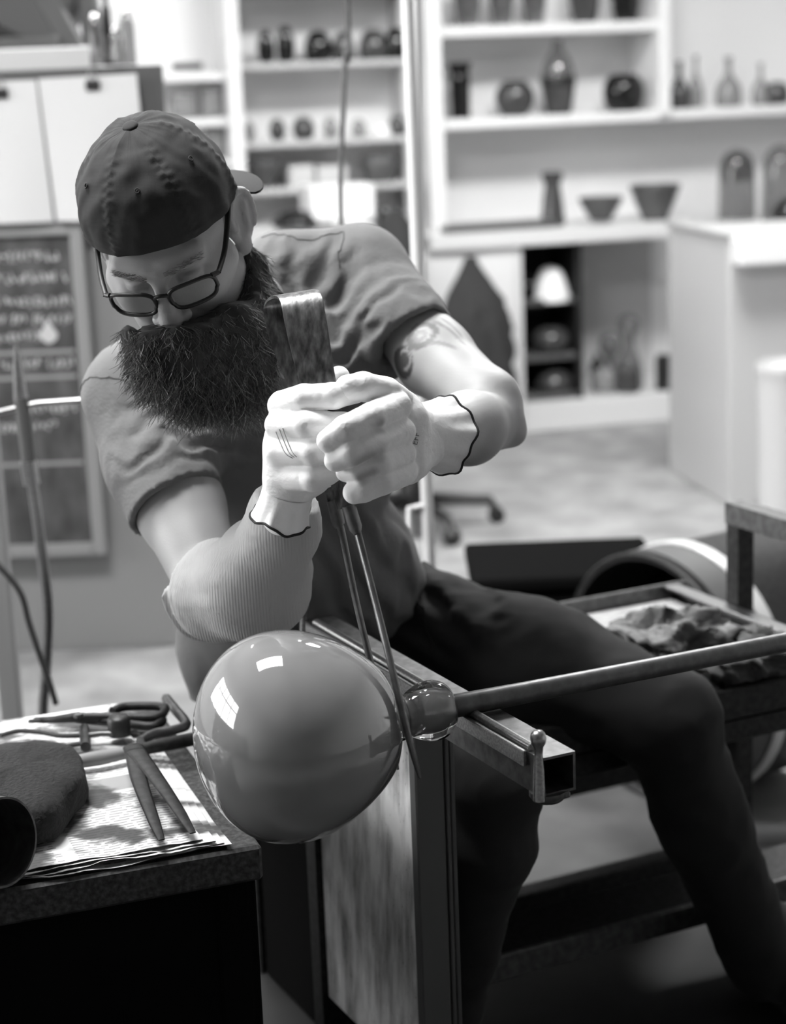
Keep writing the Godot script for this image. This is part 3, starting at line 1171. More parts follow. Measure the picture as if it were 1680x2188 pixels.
func glass_work() -> void:
	var p0 := Vector3(0.0525, 0.7040, -2.0186)
	var p1 := Vector3(0.4799, 0.7040, -2.2166)
	var dir := (p1 - p0).normalized()
	var t := thing("blowpipe", "long steel blowpipe lying across both rails of the bench", "blowpipe", p0)
	var xf := along(p0, p1)
	xf.origin = Vector3.ZERO
	var prof := [Vector2(0, 0), Vector2(0.0125, 0.0), Vector2(0.0135, 0.004), Vector2(0.0135, 0.02), Vector2(0.0132, 0.05), Vector2(0.0126, 0.1), Vector2(0.0122, 0.2), Vector2(0.0122, 1.05), Vector2(0.011, 1.06), Vector2(0, 1.06)]
	part("pipe", MB.new().lathe(xf, prof, 28).mesh(), M.bare_steel, t)
	# the vessel: an egg blown on the end, joined by a clear neck
	var neck := p0 - dir * 0.060
	var tip := Vector3(-0.2101, 0.7146, -1.8790)
	var v := thing("glass_vessel", "large egg-shaped grey glass vessel hanging on the end of the blowpipe", "glass vessel", neck)
	var ex := along(neck, tip)
	ex.origin = Vector3.ZERO
	var ln := neck.distance_to(tip)
	var egg := []
	for i in 49:
		var s := i / 48.0
		var a := PI * s
		# fuller towards the far end
		var y := 0.5 - 0.5 * cos(a)
		var r := sin(a) * 0.5 * (0.755 + 0.36 * y - 0.01 * sin(a * 2.0))
		egg.append(Vector2(lerpf(0.0235, maxf(r * ln * 1.02, 0.0), smoothstep(-0.01, 0.15, y)), y * ln))
	egg[48].x = 0.0
	var body := part("bubble", MB.new().lathe(ex, egg, 72).mesh(), M.hot_glass, v)
	body.set_meta("label", "smooth opaque grey glass body")
	var kx := along(p0 + dir * 0.004, neck - dir * 0.004)
	kx.origin = p0 + dir * 0.004 - neck
	var kn := [Vector2(0, -0.001), Vector2(0.016, 0.0), Vector2(0.026, 0.003), Vector2(0.0325, 0.012), Vector2(0.0345, 0.022), Vector2(0.033, 0.034), Vector2(0.028, 0.046), Vector2(0.0235, 0.054), Vector2(0.023, 0.060), Vector2(0.026, 0.066), Vector2(0, 0.068)]
	part("clear_neck", MB.new().lathe(kx, curve2(kn, 4), 48).mesh(), M.solid_glass, v)
	var core := [Vector2(0, 0.006), Vector2(0.012, 0.008), Vector2(0.017, 0.02), Vector2(0.018, 0.04), Vector2(0.019, 0.062), Vector2(0, 0.064)]
	part("colour_core", MB.new().lathe(kx, curve2(core, 4), 32).mesh(), M.hot_glass, v)
	# jacks: a sprung steel bow with two long blades
	var j := thing("jacks", "long steel jacks with a wide sprung bow held in both gloved hands", "jacks", Vector3(-0.0631, 0.9269, -2.0460))
	var o := Vector3(-0.0631, 0.9269, -2.0460)
	var fa := Vector3(-0.0464, 0.9195, -2.0289)
	var wide := (Vector3(-0.0692, 1.1637, -2.0904) - Vector3(-0.1186, 1.1580, -2.0891)).normalized()
	var bow := [Vector3(-0.0607, 0.9297, -2.0928), Vector3(-0.0772, 1.0052, -2.1154), Vector3(-0.0987, 1.0741, -2.1313), Vector3(-0.1133, 1.1271, -2.1435), Vector3(-0.1160, 1.1510, -2.1470), Vector3(-0.1106, 1.1628, -2.1364), Vector3(-0.1006, 1.1679, -2.1201), Vector3(-0.0938, 1.1632, -2.1036), Vector3(-0.0900, 1.1437, -2.0899), Vector3(-0.0796, 1.0832, -2.0677), Vector3(-0.0623, 1.0020, -2.0449), Vector3(-0.0492, 0.9385, -2.0282)]
	var rows := []
	var pts := curve(bow, 6)
	var hw := 0.0235
	var outer := []
	var inner := []
	for i in pts.size():
		var f := float(i) / (pts.size() - 1)
		var tt: Vector3 = ((pts[mini(i + 1, pts.size() - 1)] as Vector3) - (pts[maxi(i - 1, 0)] as Vector3)).normalized()
		var nn := tt.cross(wide).normalized()
		var w := hw * (0.55 + 0.45 * smoothstep(0.0, 0.28, minf(f, 1.0 - f)))
		var th := 0.0016
		var ww := wide
		outer.append([(pts[i] as Vector3) - ww * w + nn * th - o, (pts[i] as Vector3) - ww * (w - 0.001) + nn * (th + 0.0004) - o, (pts[i] as Vector3) + ww * (w - 0.001) + nn * (th + 0.0004) - o, (pts[i] as Vector3) + ww * w + nn * th - o])
		inner.append([(pts[i] as Vector3) - ww * w - nn * th - o, (pts[i] as Vector3) + ww * w - nn * th - o])
	var bm := MB.new()
	bm.sheet(outer, false, true)
	bm.sheet(inner, false, false)
	var e0 := []
	var e1 := []
	for i in outer.size():
		e0.append([inner[i][0], outer[i][0]])
		e1.append([outer[i][3], inner[i][1]])
	bm.sheet(e0, false, true)
	bm.sheet(e1, false, true)
	part("sprung_bow", bm.mesh(), M.worn_strip, j)
	for k in 2:
		var bl: Array = [[Vector3(-0.0491, 0.9410, -2.0288), Vector3(-0.0423, 0.9160, -2.0250), Vector3(-0.0395, 0.9070, -2.0240), Vector3(-0.0215, 0.8367, -1.9739), Vector3(-0.0054, 0.7711, -1.9259), Vector3(0.0069, 0.7137, -1.9065), Vector3(0.0182, 0.6659, -1.9016)], [Vector3(-0.0681, 0.9326, -2.0935), Vector3(-0.0627, 0.9062, -2.0874), Vector3(-0.0594, 0.8956, -2.0850), Vector3(-0.0468, 0.8206, -2.0728), Vector3(-0.0320, 0.7452, -2.0605), Vector3(-0.0172, 0.6711, -2.0434), Vector3(-0.0055, 0.6278, -2.0283)]][k]
		var q := []
		for p: Vector3 in bl:
			q.append(p - o)
		part("blade", MB.new().tube(curve(q, 4), [0.0115, 0.0115, 0.0115, 0.0115, 0.0112, 0.0085, 0.0068, 0.0066, 0.0064, 0.0062, 0.006, 0.006, 0.006, 0.006, 0.006, 0.006, 0.006, 0.006, 0.006, 0.006, 0.0058, 0.0054, 0.005, 0.004, 0.002], 10, true, false, 0.7, (Vector3(-0.1805, 0.8801, -2.0352) - Vector3(0.0832, 0.9061, -2.0412)).normalized()).mesh(), M.bare_steel, j)


# ---------- shelves, cabinets and things at the back of the workshop ----------
const S := 0.00198

func px(a: Array) -> Array:
	var out := []
	for q in a:
		out.append(Vector2(q[0], q[1]) * S)
	return curve2(out, 3)

func ware(called: String, label: String, category: String, p: Vector3, prof: Array, m: Material, group := "", k := 1.0) -> MeshInstance3D:
	var q := px(prof)
	for i in q.size():
		q[i] *= k
		q[i].x = maxf(q[i].x, 0.0)
	var wb := Basis(Vector3(0.9659258, 0.0000000, -0.2588190), Vector3.UP, Vector3(0.2588190, 0.0000000, 0.9659258))
	return solo(called, turned(q, 28), m, label, category, Vector3(0.5559321, 0.0000000, -7.3798682) + wb * p, wb, group)

# a box between two wall points (left-bottom, right-top) with a depth behind z
func slab(a: Vector3, b: Vector3, z0: float, z1: float, bev := 0.004) -> ArrayMesh:
	return bx(Vector3((a.x + b.x) * 0.5, (a.y + b.y) * 0.5, (z0 + z1) * 0.5), Vector3(absf(b.x - a.x), absf(b.y - a.y), absf(z1 - z0)), bev)

func background() -> void:
	var wb := Basis(Vector3(0.9659258, 0.0000000, -0.2588190), Vector3.UP, Vector3(0.2588190, 0.0000000, 0.9659258))
	var wp := Vector3(0.5559321, 0.0000000, -7.3798682)
	# --- right shelf unit over a counter
	var u := thing("shelf_unit", "white built-in shelf unit with vases above the long white counter", "shelf unit", wp, wb)
	var s1 := Vector3(-0.2751, 1.5653, -0.1500)
	var s1r := Vector3(0.6609, 1.5771, -0.1500)
	var s2 := Vector3(-0.2863, 1.2295, -0.1500)
	var ct := Vector3(-0.3940, 0.7786, 0.0000)
	var ctr := Vector3(0.6156, 0.7751, 0.0000)
	var yy := [(s1.y + s1r.y) * 0.5, s2.y - 0.01]
	part("shelf", slab(Vector3(s1.x, yy[0] - 0.02, 0), Vector3(s1r.x, yy[0] + 0.02, 0), -0.45, -0.15), M.shelf_white, u)
	part("shelf", slab(Vector3(s1.x, yy[1] - 0.02, 0), Vector3(s1r.x + 1.6, yy[1] + 0.02, 0), -0.45, -0.15), M.shelf_white, u)
	part("shelf", slab(Vector3(s1.x, yy[0] + 0.40, 0), Vector3(s1r.x + 1.6, yy[0] + 0.44, 0), -0.45, -0.15), M.shelf_white, u)
	part("upright", slab(Vector3(s1.x - 0.06, ct.y, 0), Vector3(s1.x, 2.6, 0), -0.45, -0.13), M.shelf_white, u)
	part("upright", slab(Vector3(s1r.x - 0.03, yy[1], 0), Vector3(s1r.x + 0.02, 2.6, 0), -0.45, -0.13), M.shelf_white, u)
	var cy := (ct.y + ctr.y) * 0.5
	var base := thing("base_cabinet", "white counter with open cubbies underneath along the back wall", "cabinet", wp, wb)
	part("worktop", slab(Vector3(ct.x, cy - 0.03, 0), Vector3(ctr.x + 0.1, cy + 0.03, 0), -0.45, 0.03), M.counter_white, base)
	var l0 := Vector3(-0.4141, 0.7438, 0.0000)
	var l1 := Vector3(-0.0266, 0.7206, 0.0000)
	var r1 := Vector3(0.6127, 0.1123, 0.0000)
	var pl := Vector3(-0.0179, 0.0871, 0.0000)
	part("panel", slab(Vector3(l1.x - 0.02, 0, 0), Vector3(l1.x + 0.015, cy - 0.03, 0), -0.44, 0.0), M.shelf_white, base)
	part("front_panel", slab(Vector3(l0.x, 0.0, 0), Vector3(l1.x, cy - 0.03, 0), -0.03, 0.0), M.shelf_white, base)
	part("back", slab(Vector3(l1.x, 0.0, 0), Vector3(r1.x + 0.1, cy - 0.03, 0), -0.44, -0.42), M.light_grey_paint, base)
	part("plinth", slab(Vector3(l1.x, 0.0, 0), Vector3(r1.x + 0.1, Vector3(0.3430, 0.1148, 0.0000).y, 0), -0.44, 0.0), M.counter_white, base)
	# dark bookcase inside the cubby
	var dk := thing("bookcase", "small black bookcase standing in the cubby under the counter", "bookcase", wp, wb)
	var d0 := Vector3(-0.0156, 0.1133, -0.0500)
	var d1 := Vector3(0.2606, 0.7088, -0.0500)
	part("back", slab(Vector3(d0.x, d0.y, 0), Vector3(d1.x, cy - 0.035, 0), -0.41, -0.39), M.black_plastic, dk)
	for x in [d0.x + 0.01, d1.x - 0.015]:
		part("side", slab(Vector3(x - 0.012, d0.y, 0), Vector3(x + 0.012, cy - 0.035, 0), -0.39, -0.05), M.black_plastic, dk)
	for py in [d0.y + 0.012, Vector3(0.1236, 0.2868, -0.0500).y, Vector3(0.1280, 0.5123, -0.0500).y]:
		part("shelf", slab(Vector3(d0.x + 0.02, py - 0.012, 0), Vector3(d1.x - 0.025, py + 0.012, 0), -0.39, -0.06), M.dark_paint, dk)
	ware("lamp_shade", "white cone-shaped glass shade on the upper shelf of the black bookcase", "lamp shade", Vector3(0.1498, 0.5094, -0.1200), [[38, 0], [40, 2], [36, 20], [28, 45], [20, 62], [10, 68], [0, 69]], M.paper_white)
	ware("glass_bowl", "grey glass bowl on the middle shelf of the black bookcase", "bowl", Vector3(0.1528, 0.2862, -0.1400), [[0, 0], [20, 0], [36, 16], [40, 34], [32, 50], [14, 58], [0, 59]], M.grey_glass)
	ware("black_ball", "black round bottle beside the white shade in the bookcase", "bottle", Vector3(0.0612, 0.5171, -0.1400), [[0, 0], [14, 0], [20, 18], [16, 36], [7, 44], [7, 52], [0, 52]], M.dark_glass)
	ware("glass_bowl", "dim glass bowl on the bottom shelf of the black bookcase", "bowl", Vector3(0.1636, 0.1119, -0.1400), [[0, 0], [24, 0], [38, 22], [36, 40], [20, 56], [0, 60]], M.grey_glass)
	# glass in the right cubby
	ware("glass_ball_stopper", "tall clear flask with a round bright stopper in the right cubby", "flask", Vector3(0.5172, 0.1098, -0.2000), [[0, 0], [26, 0], [30, 20], [24, 60], [12, 90], [14, 110], [22, 126], [22, 142], [12, 154], [0, 157]], M.tinted_glass)
	ware("glass_jar", "short dark glass jar below the tall flask in the right cubby", "jar", Vector3(0.4696, 0.1186, -0.1000), [[0, 0], [24, 0], [26, 14], [24, 42], [18, 50], [0, 51]], M.grey_glass)
	ware("glass_jar", "squat pale glass jar at the left of the right cubby", "jar", Vector3(0.3867, 0.1178, -0.1500), [[0, 0], [24, 0], [28, 18], [24, 40], [14, 48], [0, 49]], M.pale_glass)
	ware("glass_goblet", "clear round goblet behind the pale jar in the right cubby", "goblet", Vector3(0.4745, 0.1583, -0.3000), [[0, 0], [18, 0], [18, 3], [5, 8], [5, 30], [22, 50], [24, 68], [16, 86], [0, 88]], M.tinted_glass)
	ware("small_bottle", "little dark bottle on the left of the right cubby", "bottle", Vector3(0.4136, 0.1630, -0.3000), [[0, 0], [14, 0], [16, 12], [12, 28], [5, 36], [5, 44], [0, 44]], M.dark_glass)
	ware("black_canister", "narrow black canister at the right end of the right cubby", "canister", Vector3(0.6187, 0.1155, -0.0800), [[0, 0], [15, 0], [16, 4], [16, 66], [12, 72], [0, 73]], M.black_plastic)
	# coat hanging under the counter
	var f := FastNoiseLite.new()
	f.seed = 23
	f.frequency = 3.0
	var rows := []
	var ctop := Vector3(-0.2664, 0.7307, 0.1300)
	var cbot := Vector3(-0.2449, 0.1636, 0.1300)
	for i in 21:
		var w := i / 20.0
		var row := []
		for j in 40:
			var a := TAU * j / 40.0
			var y := lerpf(ctop.y, cbot.y, w)
			var rad: float = (0.02 + 0.105 * pow(smoothstep(0.0, 0.45, w), 0.7))
			var fold: float = 1.0 + 0.22 * sin(a * 7.0 + w * 2.0) * w + 0.2 * f.get_noise_2d(a * 2.0, w * 2.0)
			row.append(Vector3(lerpf(ctop.x, cbot.x, w) + cos(a) * rad * fold * 1.05, y, 0.13 + sin(a) * rad * fold * 0.7))
		rows.append(row)
	solo("hanging_coat", MB.new().sheet(rows, true, true).mesh(), M.dark_cloth, "dark coat hanging in folds against the white panel under the counter's left end", "coat", wp, wb)
	# --- vases in the shelf unit
	ware("cylinder_vase", "tall black cylinder vase with a flared lip, left end of the middle shelf", "vase", on(985, 245, yy[1] + 0.02), [[0, 0], [18, 0], [19, 10], [20, 70], [18, 88], [22, 102], [24, 108], [20, 108], [17, 98], [0, 96]], M.dark_glass)
	ware("round_vase", "grey round vase with a shine, between the black cylinder and the tall two-tone vase", "vase", on(1101, 241, yy[1] + 0.02), [[0, 0], [20, 0], [34, 14], [40, 36], [34, 56], [24, 66], [26, 70], [20, 68], [0, 60]], M.grey_glass)
	var two := thing("two_tone_vase", "tall pointed vase with dark lower half and clear top on the middle shelf", "vase", wp + wb * on(1194, 236, yy[1] + 0.02), wb)
	part("lower_body", turned(px([[0, 0], [24, 0], [31, 30], [35, 58], [35, 66], [0, 67]]), 28), M.grey_glass, two)
	part("dark_band", turned(px([[34, 55], [36, 60], [36, 70], [34, 74]]), 28), M.dark_glass, two)
	part("neck", turned(px([[34, 66], [33, 80], [26, 105], [14, 125], [9, 140], [10, 146], [0, 146]]), 28), M.tinted_glass, two)
	ware("round_vase", "black squat round vase, right end of the middle shelf", "vase", on(1333, 229, yy[1] + 0.02), [[0, 0], [26, 0], [38, 14], [42, 36], [40, 54], [30, 70], [22, 74], [0, 73]], M.dark_glass)
	var tumblers := [[1000, 56, 26, "tinted_glass", "tall clear tumbler at the left end of the top shelf"], [1073, 53, 24, "tinted_glass", "second tall clear tumbler on the top shelf"], [1142, 51, 24, "tinted_glass", "third tall clear tumbler on the top shelf"], [1250, 45, 30, "grey_glass", "grey rounded glass on the top shelf, left of the black one"], [1338, 42, 29, "dark_glass", "black rounded glass at the right end of the top shelf"]]
	for q in tumblers:
		var r: float = q[2]
		ware("tumbler", q[4], "tumbler", on(q[0], q[1], yy[0] + 0.02), [[0, 0], [r * 0.7, 0], [r * 0.82, 8], [r, 40], [r * 1.08, 90], [r * 1.02, 90], [r * 0.9, 40], [0, 10]], M[q[3]], "tumblers on the top shelf")
	var bottles := [[1452, 224, 22, 95, "grey_glass", "small dark bottle with a long neck, first right of the shelf upright"], [1487, 222, 16, 105, "pale_glass", "thin pale bottle behind the first dark bottle"], [1557, 219, 28, 100, "pale_glass", "pale pear-shaped bottle in the middle of the right shelf"], [1625, 216, 18, 85, "pale_glass", "thin pale bottle left of the squat dark one"]]
	for q in bottles:
		var r: float = q[2]
		var hh: float = q[3]
		ware("bottle", q[5], "bottle", on(q[0], q[1], yy[1] + 0.02), [[0, 0], [r * 0.8, 0], [r, hh * 0.18], [r * 0.8, hh * 0.45], [r * 0.3, hh * 0.65], [r * 0.22, hh * 0.9], [r * 0.34, hh], [0, hh]], M[q[4]], "bottles on the right shelf")
	ware("squat_bottle", "squat dark round bottle at the right edge of the middle shelf", "bottle", on(1660, 214, yy[1] + 0.02), [[0, 0], [20, 0], [27, 16], [22, 38], [10, 46], [0, 47]], M.grey_glass)
	# --- on the counter
	ware("tall_jar", "grey glass jar with a dark rim standing on the counter", "jar", wall_at(1182, 487, -0.15), [[0, 0], [22, 0], [24, 20], [20, 60], [16, 88], [20, 96], [22, 108], [18, 110], [14, 90], [0, 12]], M.grey_glass)
	ware("low_bowl", "low grey bowl on the counter, left of the taller one", "bowl", wall_at(1284, 472, -0.15), [[0, 0], [18, 0], [22, 4], [36, 26], [45, 46], [42, 46], [32, 28], [0, 8]], M.ceramic_dark)
	ware("deep_bowl", "deep grey flared bowl on the counter, right of the low one", "bowl", wall_at(1400, 474, -0.12), [[0, 0], [22, 0], [26, 6], [40, 40], [52, 72], [49, 72], [36, 40], [0, 10]], M.ceramic_dark)
	var tray := Vector3(-0.3060, 0.8028, -0.1000)
	var trayr := Vector3(0.1523, 0.8135, -0.1000)
	solo("dark_tray", bx(Vector3((tray.x + trayr.x) * 0.5, cy + 0.042, -0.15), Vector3(trayr.x - tray.x, 0.024, 0.2), 0.006), M.ceramic_dark, "long dark flat tray on the counter left of the tall jar", "tray", wp, wb)
	ware("glass_cloche", "tall glass dome with a dark crown, first on the right counter", "cloche", wall_at(1575, 465, -0.1) , [[0, 0], [36, 0], [38, 6], [37, 90], [32, 118], [20, 134], [0, 141]], M.tinted_glass, "glass domes on the right counter")
	ware("dome_crown", "dark cap of glass inside the top of the first dome", "glass cap", wall_at(1575, 385, -0.1), [[33, 0], [33, 20], [27, 42], [15, 52], [0, 56]], M.dark_glass)
	ware("glass_cloche", "clear glass dome at the right edge of the photo on the counter", "cloche", wall_at(1668, 468, -0.1), [[0, 0], [36, 0], [38, 6], [37, 100], [32, 128], [20, 146], [0, 153]], M.tinted_glass, "glass domes on the right counter")
	ware("round_vase", "dark round vase in front of the clear dome", "vase", wall_at(1688, 492, 0.1), [[0, 0], [20, 0], [32, 16], [34, 34], [26, 54], [12, 62], [0, 63]], M.dark_glass)
	# --- peninsula cabinet on the right
	var pen := thing("counter_cabinet", "large plain white cabinet with thick worktop reaching out from the back wall", "cabinet", Vector3.ZERO)
	var k0 := Vector3(0.9968, 0.0000, -6.5328)
	var k1 := Vector3(1.0970, 0.0000, -5.9584)
	var e1 := (k1 - k0)
	var xd := Vector3(-e1.z, 0, e1.x).normalized() * -1.0
	if xd.x < 0.0:
		xd = -xd
	var zd := e1.normalized()
	pen.transform = Transform3D(Basis(xd, Vector3.UP, -zd if xd.cross(Vector3.UP).dot(zd) < 0.0 else zd), k1)
	part("body", bx(Vector3(0.6, 0.435, -0.3), Vector3(1.2, 0.87, 0.6), 0.006), M.pen_white, pen)
	part("worktop", bx(Vector3(0.61, 0.83, 0.02), Vector3(1.2, 0.088, 0.1), 0.008), M.shelf_white, pen)
	part("upstand", bx(Vector3(0.005, 0.878, -0.3), Vector3(0.03, 0.016, 0.6), 0.003), M.grey_paint, pen)
	ware("white_bin", "white plastic bin against the front of the right cabinet", "bin", Basis(Vector3(0.9659258, 0.0000000, -0.2588190), Vector3.UP, Vector3(0.2588190, 0.0000000, 0.9659258)).transposed() * (Vector3(1.1781, 0.0000, -5.4036) - wp), [[0, 0], [40, 0], [44, 10], [50, 260], [52, 268], [46, 268], [0, 250]], M.white_plastic)
	# --- left shelf bays behind the man
	var ls := thing("shelf_bay", "white wall shelving with rows of small glass pieces behind the man", "shelf unit", wp, wb)
	var la := Vector3(-1.0962, 1.4747, -0.2000)
	var lb := Vector3(-0.3929, 1.4506, -0.2000)
	part("upright", slab(Vector3(la.x - 0.015, 0.2, 0), Vector3(la.x + 0.035, 2.6, 0), -0.45, -0.15), M.shelf_white, ls)
	for py in [138.0, 305.0, 405.0]:
		var sy: float = wall_at(680, py, -0.2).y
		part("shelf", slab(Vector3(la.x, sy - 0.012, 0), Vector3(lb.x, sy + 0.012, 0), -0.45, -0.2), M.light_grey_paint, ls)
	part("shelf", slab(Vector3(la.x, wall_at(680, -20, -0.2).y - 0.012, 0), Vector3(lb.x, wall_at(680, -20, -0.2).y + 0.012, 0), -0.45, -0.2), M.light_grey_paint, ls)
	part("panel", slab(Vector3(la.x + 0.04, 0.3, 0), Vector3(lb.x, wall_at(680, 405, -0.2).y, 0), -0.44, -0.40), M.shelf_white, ls)
	part("panel", slab(Vector3(lb.x, 0.5, 0), Vector3(Vector3(-0.2976, 1.1589, -0.3000).x, 2.6, 0), -0.45, -0.30), M.light_grey_paint, ls)
	for q in [[165.0], [262.0]]:
		var sy: float = wall_at(430, q[0], -0.2).y
		part("shelf", slab(Vector3(Vector3(-1.3832, 1.4418, -0.2000).x, sy - 0.015, 0), Vector3(la.x, sy + 0.015, 0), -0.45, -0.2), M.shelf_white, ls)
	var discs := [[570, 136, 17, 62, "dark_glass", "black upright glass disc, first on the upper left shelf"], [612, 136, 18, 70, "dark_glass", "black curved glass piece, second on the upper left shelf"], [682, 136, 28, 62, "dark_glass", "black round glass with a pale centre in the middle of the upper left shelf"], [735, 136, 22, 60, "grey_glass", "grey glass beside the hanging cable on the upper left shelf"], [800, 137, 30, 66, "grey_glass", "grey round glass near the white pole on the upper left shelf"], [848, 138, 24, 70, "dark_glass", "dark glass at the right end of the upper left shelf"]]
	for q in discs:
		var r: float = q[2]
		var hh: float = q[3]
		ware("glass_piece", q[5], "glassware", wall_at(q[0], q[1], -0.3), [[0, 0], [r * 0.6, 0], [r * 0.95, hh * 0.25], [r, hh * 0.55], [r * 0.75, hh * 0.85], [r * 0.4, hh], [0, hh]], M[q[4]], "glass pieces on the upper left shelf")
	var balls := [[535, 302, 10, 40, "pale_glass", "thin pale glass at the left end of the second shelf"], [594, 302, 16, 44, "grey_glass", "grey oval glass on the second left shelf"], [650, 302, 22, 48, "grey_glass", "round grey glass in the middle of the second left shelf"], [708, 302, 15, 48, "pale_glass", "pale glass left of the cable on the second shelf"], [768, 302, 15, 44, "pale_glass", "pale oval glass right of the cable on the second shelf"], [818, 302, 18, 34, "paper_white", "white ball added for a blurred glint near the right end of the second shelf"], [850, 302, 18, 52, "grey_glass", "dim glass behind the white ball on the second shelf"]]  # the white ball stands in for an out-of-focus highlight
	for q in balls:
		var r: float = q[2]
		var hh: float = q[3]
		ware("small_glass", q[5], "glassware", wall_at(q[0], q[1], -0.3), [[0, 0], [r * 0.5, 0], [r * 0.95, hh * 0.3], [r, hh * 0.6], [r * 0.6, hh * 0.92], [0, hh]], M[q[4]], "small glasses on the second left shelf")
	ware("dark_bowl", "dark bowl at the left of the third shelf", "bowl", wall_at(565, 402, -0.3), [[0, 0], [14, 0], [20, 14], [34, 40], [36, 52], [30, 50], [0, 14]], M.ceramic_dark)
	ware("dark_bowl", "large dark bowl at the right of the third shelf", "bowl", wall_at(812, 402, -0.3), [[0, 0], [18, 0], [28, 18], [36, 44], [34, 62], [26, 60], [0, 18]], M.dark_paint)
	for q in [[640, 50, "left of the pair of grey boxes on the third shelf"], [705, 62, "right of the pair of grey boxes on the third shelf"]]:
		var p: Vector3 = wall_at(q[0], 402, -0.3)
		solo("grey_box", bx(Vector3(0, 0.045, 0), Vector3(q[1] * S, 0.09, 0.12), 0.004), M.light_grey_paint, "small grey box, " + q[2], "box", wp + wb * p, wb, "grey boxes on the third shelf")
	var wbx := Vector3(-0.7243, 0.8805, -0.1000)
	solo("white_carton", bx(Vector3(0, 0.0, 0), Vector3(125 * S, 68 * S, 0.2), 0.004), M.paper_white, "bright white carton behind the man's shoulder", "carton", wp + wb * (wbx + Vector3(0, 35 * S, 0)), wb)
	var tall := Vector3(-0.7089, 0.8765, 0.0800)
	solo("white_carton", bx(Vector3(0, tall.y * 0.5, 0), Vector3(62 * S, tall.y, 0.16), 0.004), M.paper_white, "tall narrow white carton standing below the first one beside the cable", "carton", wp + wb * (tall * Vector3(1, 0, 1)), wb)
	solo("low_cabinet", slab(Vector3(Vector3(-1.0949, 0.8834, -0.1000).x, 0.0, 0), Vector3(Vector3(-0.5983, 0.8556, -0.1000).x, Vector3(-0.8579, 0.8737, -0.1000).y - 0.003, 0), -0.39, -0.02), M.light_grey_paint, "low grey cabinet behind the man under the cartons", "cabinet", wp, wb)
	ware("dark_dome", "black domed pot peeping over the man's shoulder", "pot", wall_at(632, 482, -0.05), [[44, 0], [46, 6], [38, 18], [20, 27], [0, 29]], M.dark_glass)
	ware("grey_bottle", "grey bottle on the low shelf left of the white pole", "bottle", wall_at(826, 500, -0.2), [[0, 0], [16, 0], [18, 20], [14, 44], [6, 60], [0, 62]], M.grey_glass)
	solo("black_bag", MB.new().lathe(Transform3D(Basis().scaled(Vector3(1.0, 1.0, 0.7)), Vector3.ZERO), px([[0, 0], [50, 0], [58, 40], [54, 140], [34, 190], [12, 215], [0, 218]]), 28).mesh(), M.dark_cloth, "large dark bag standing between the man's shoulder and the white pole", "bag", wp + wb * wall_at(850, 690, 0.1), wb)
	solo("side_table", bx(Vector3(0, 0.0, 0), Vector3(0.26, wall_at(850, 690, 0.1).y, 0.25), 0.004), M.mid_grey, "plain grey stand under the dark bag", "stand", wp + wb * (wall_at(850, 690, 0.1) * Vector3(1, 0.5, 1)), wb)
	for q in [[455, 246, 26, 52, "mid_grey", "grey box-like pot on the short shelf left of the upright"], [395, 248, 24, 40, "pale_glass", "pale jar on the short shelf left of the grey pot"], [400, 150, 30, 14, "ceramic_dark", "low dark dish on the top of the short shelf"], [466, 345, 24, 80, "mid_grey", "grey vase under the short shelf beside the cap"]]:
		var r: float = q[2]
		var hh: float = q[3]
		ware("pot", q[5], "pot", wall_at(q[0], q[1], -0.3), [[0, 0], [r * 0.9, 0], [r, 3], [r, hh * 0.9], [r * 0.9, hh], [0, hh]], M[q[4]])
	part("shelf", slab(Vector3(Vector3(-1.3832, 1.4418, -0.2000).x, wall_at(430, 348, -0.2).y - 0.015, 0), Vector3(la.x, wall_at(430, 348, -0.2).y + 0.01, 0), -0.45, -0.2), M.shelf_white, ls)
	# --- things hanging and standing in the middle distance
	solo("hanging_cable", MB.new().tube(curve([Vector3(-0.0490, 1.5872, -3.7379) + Vector3(0.004, 1.4, 0), Vector3(-0.0490, 1.5872, -3.7379), Vector3(-0.0581, 1.4471, -3.7056), Vector3(-0.0690, 1.3071, -3.6732), Vector3(-0.0767, 1.2021, -3.6490), Vector3(-0.0782, 1.0968, -3.6247)], 8), 0.0052, 8).mesh(), M.dark_board, "thin grey cable hanging down behind the man from the ceiling", "cable")
	var pole := thing("white_pole", "slim white square pole standing behind the man's shoulder", "pole", Vector3(0.0597, 0.5604, -3.3500))
	var po := Vector3(0.0597, 0.5604, -3.3500)
	var pa := Vector3(0.0574, 1.5795, -3.3500)
	var pb := Vector3(0.0636, 0.5478, -3.3500)
	part("shaft", MB.new().tube([pa + (pa - pb) * ((3.1 - pa.y) / (pa.y - pb.y)) - po, pb + (pb - pa) * (pb.y / (pa.y - pb.y)) - po], 0.0115, 4, true, false, 1.0).mesh(), M.white_plastic, pole)
	part("conduit", MB.new().tube([Vector3(0.0763, 1.5816, -3.4000) - po, Vector3(0.0681, 1.0766, -3.4000) - po], 0.006, 8).mesh(), M.light_grey_paint, pole)
	var br := MB.new()
	br.tube([Vector3(0.0292, 0.5758, -3.3500) - po, Vector3(0.0312, 0.6324, -3.3500) - po, Vector3(0.0623, 0.6365, -3.3500) - po], 0.007, 4)
	part("bracket", br.mesh(), M.white_plastic, pole)
	office_chair()
	drum()
	chalk_corner()

func on(x: float, y: float, h: float, z := -0.25) -> Vector3:
	var p := wall_at(x, y, z)
	p.y = h
	return p

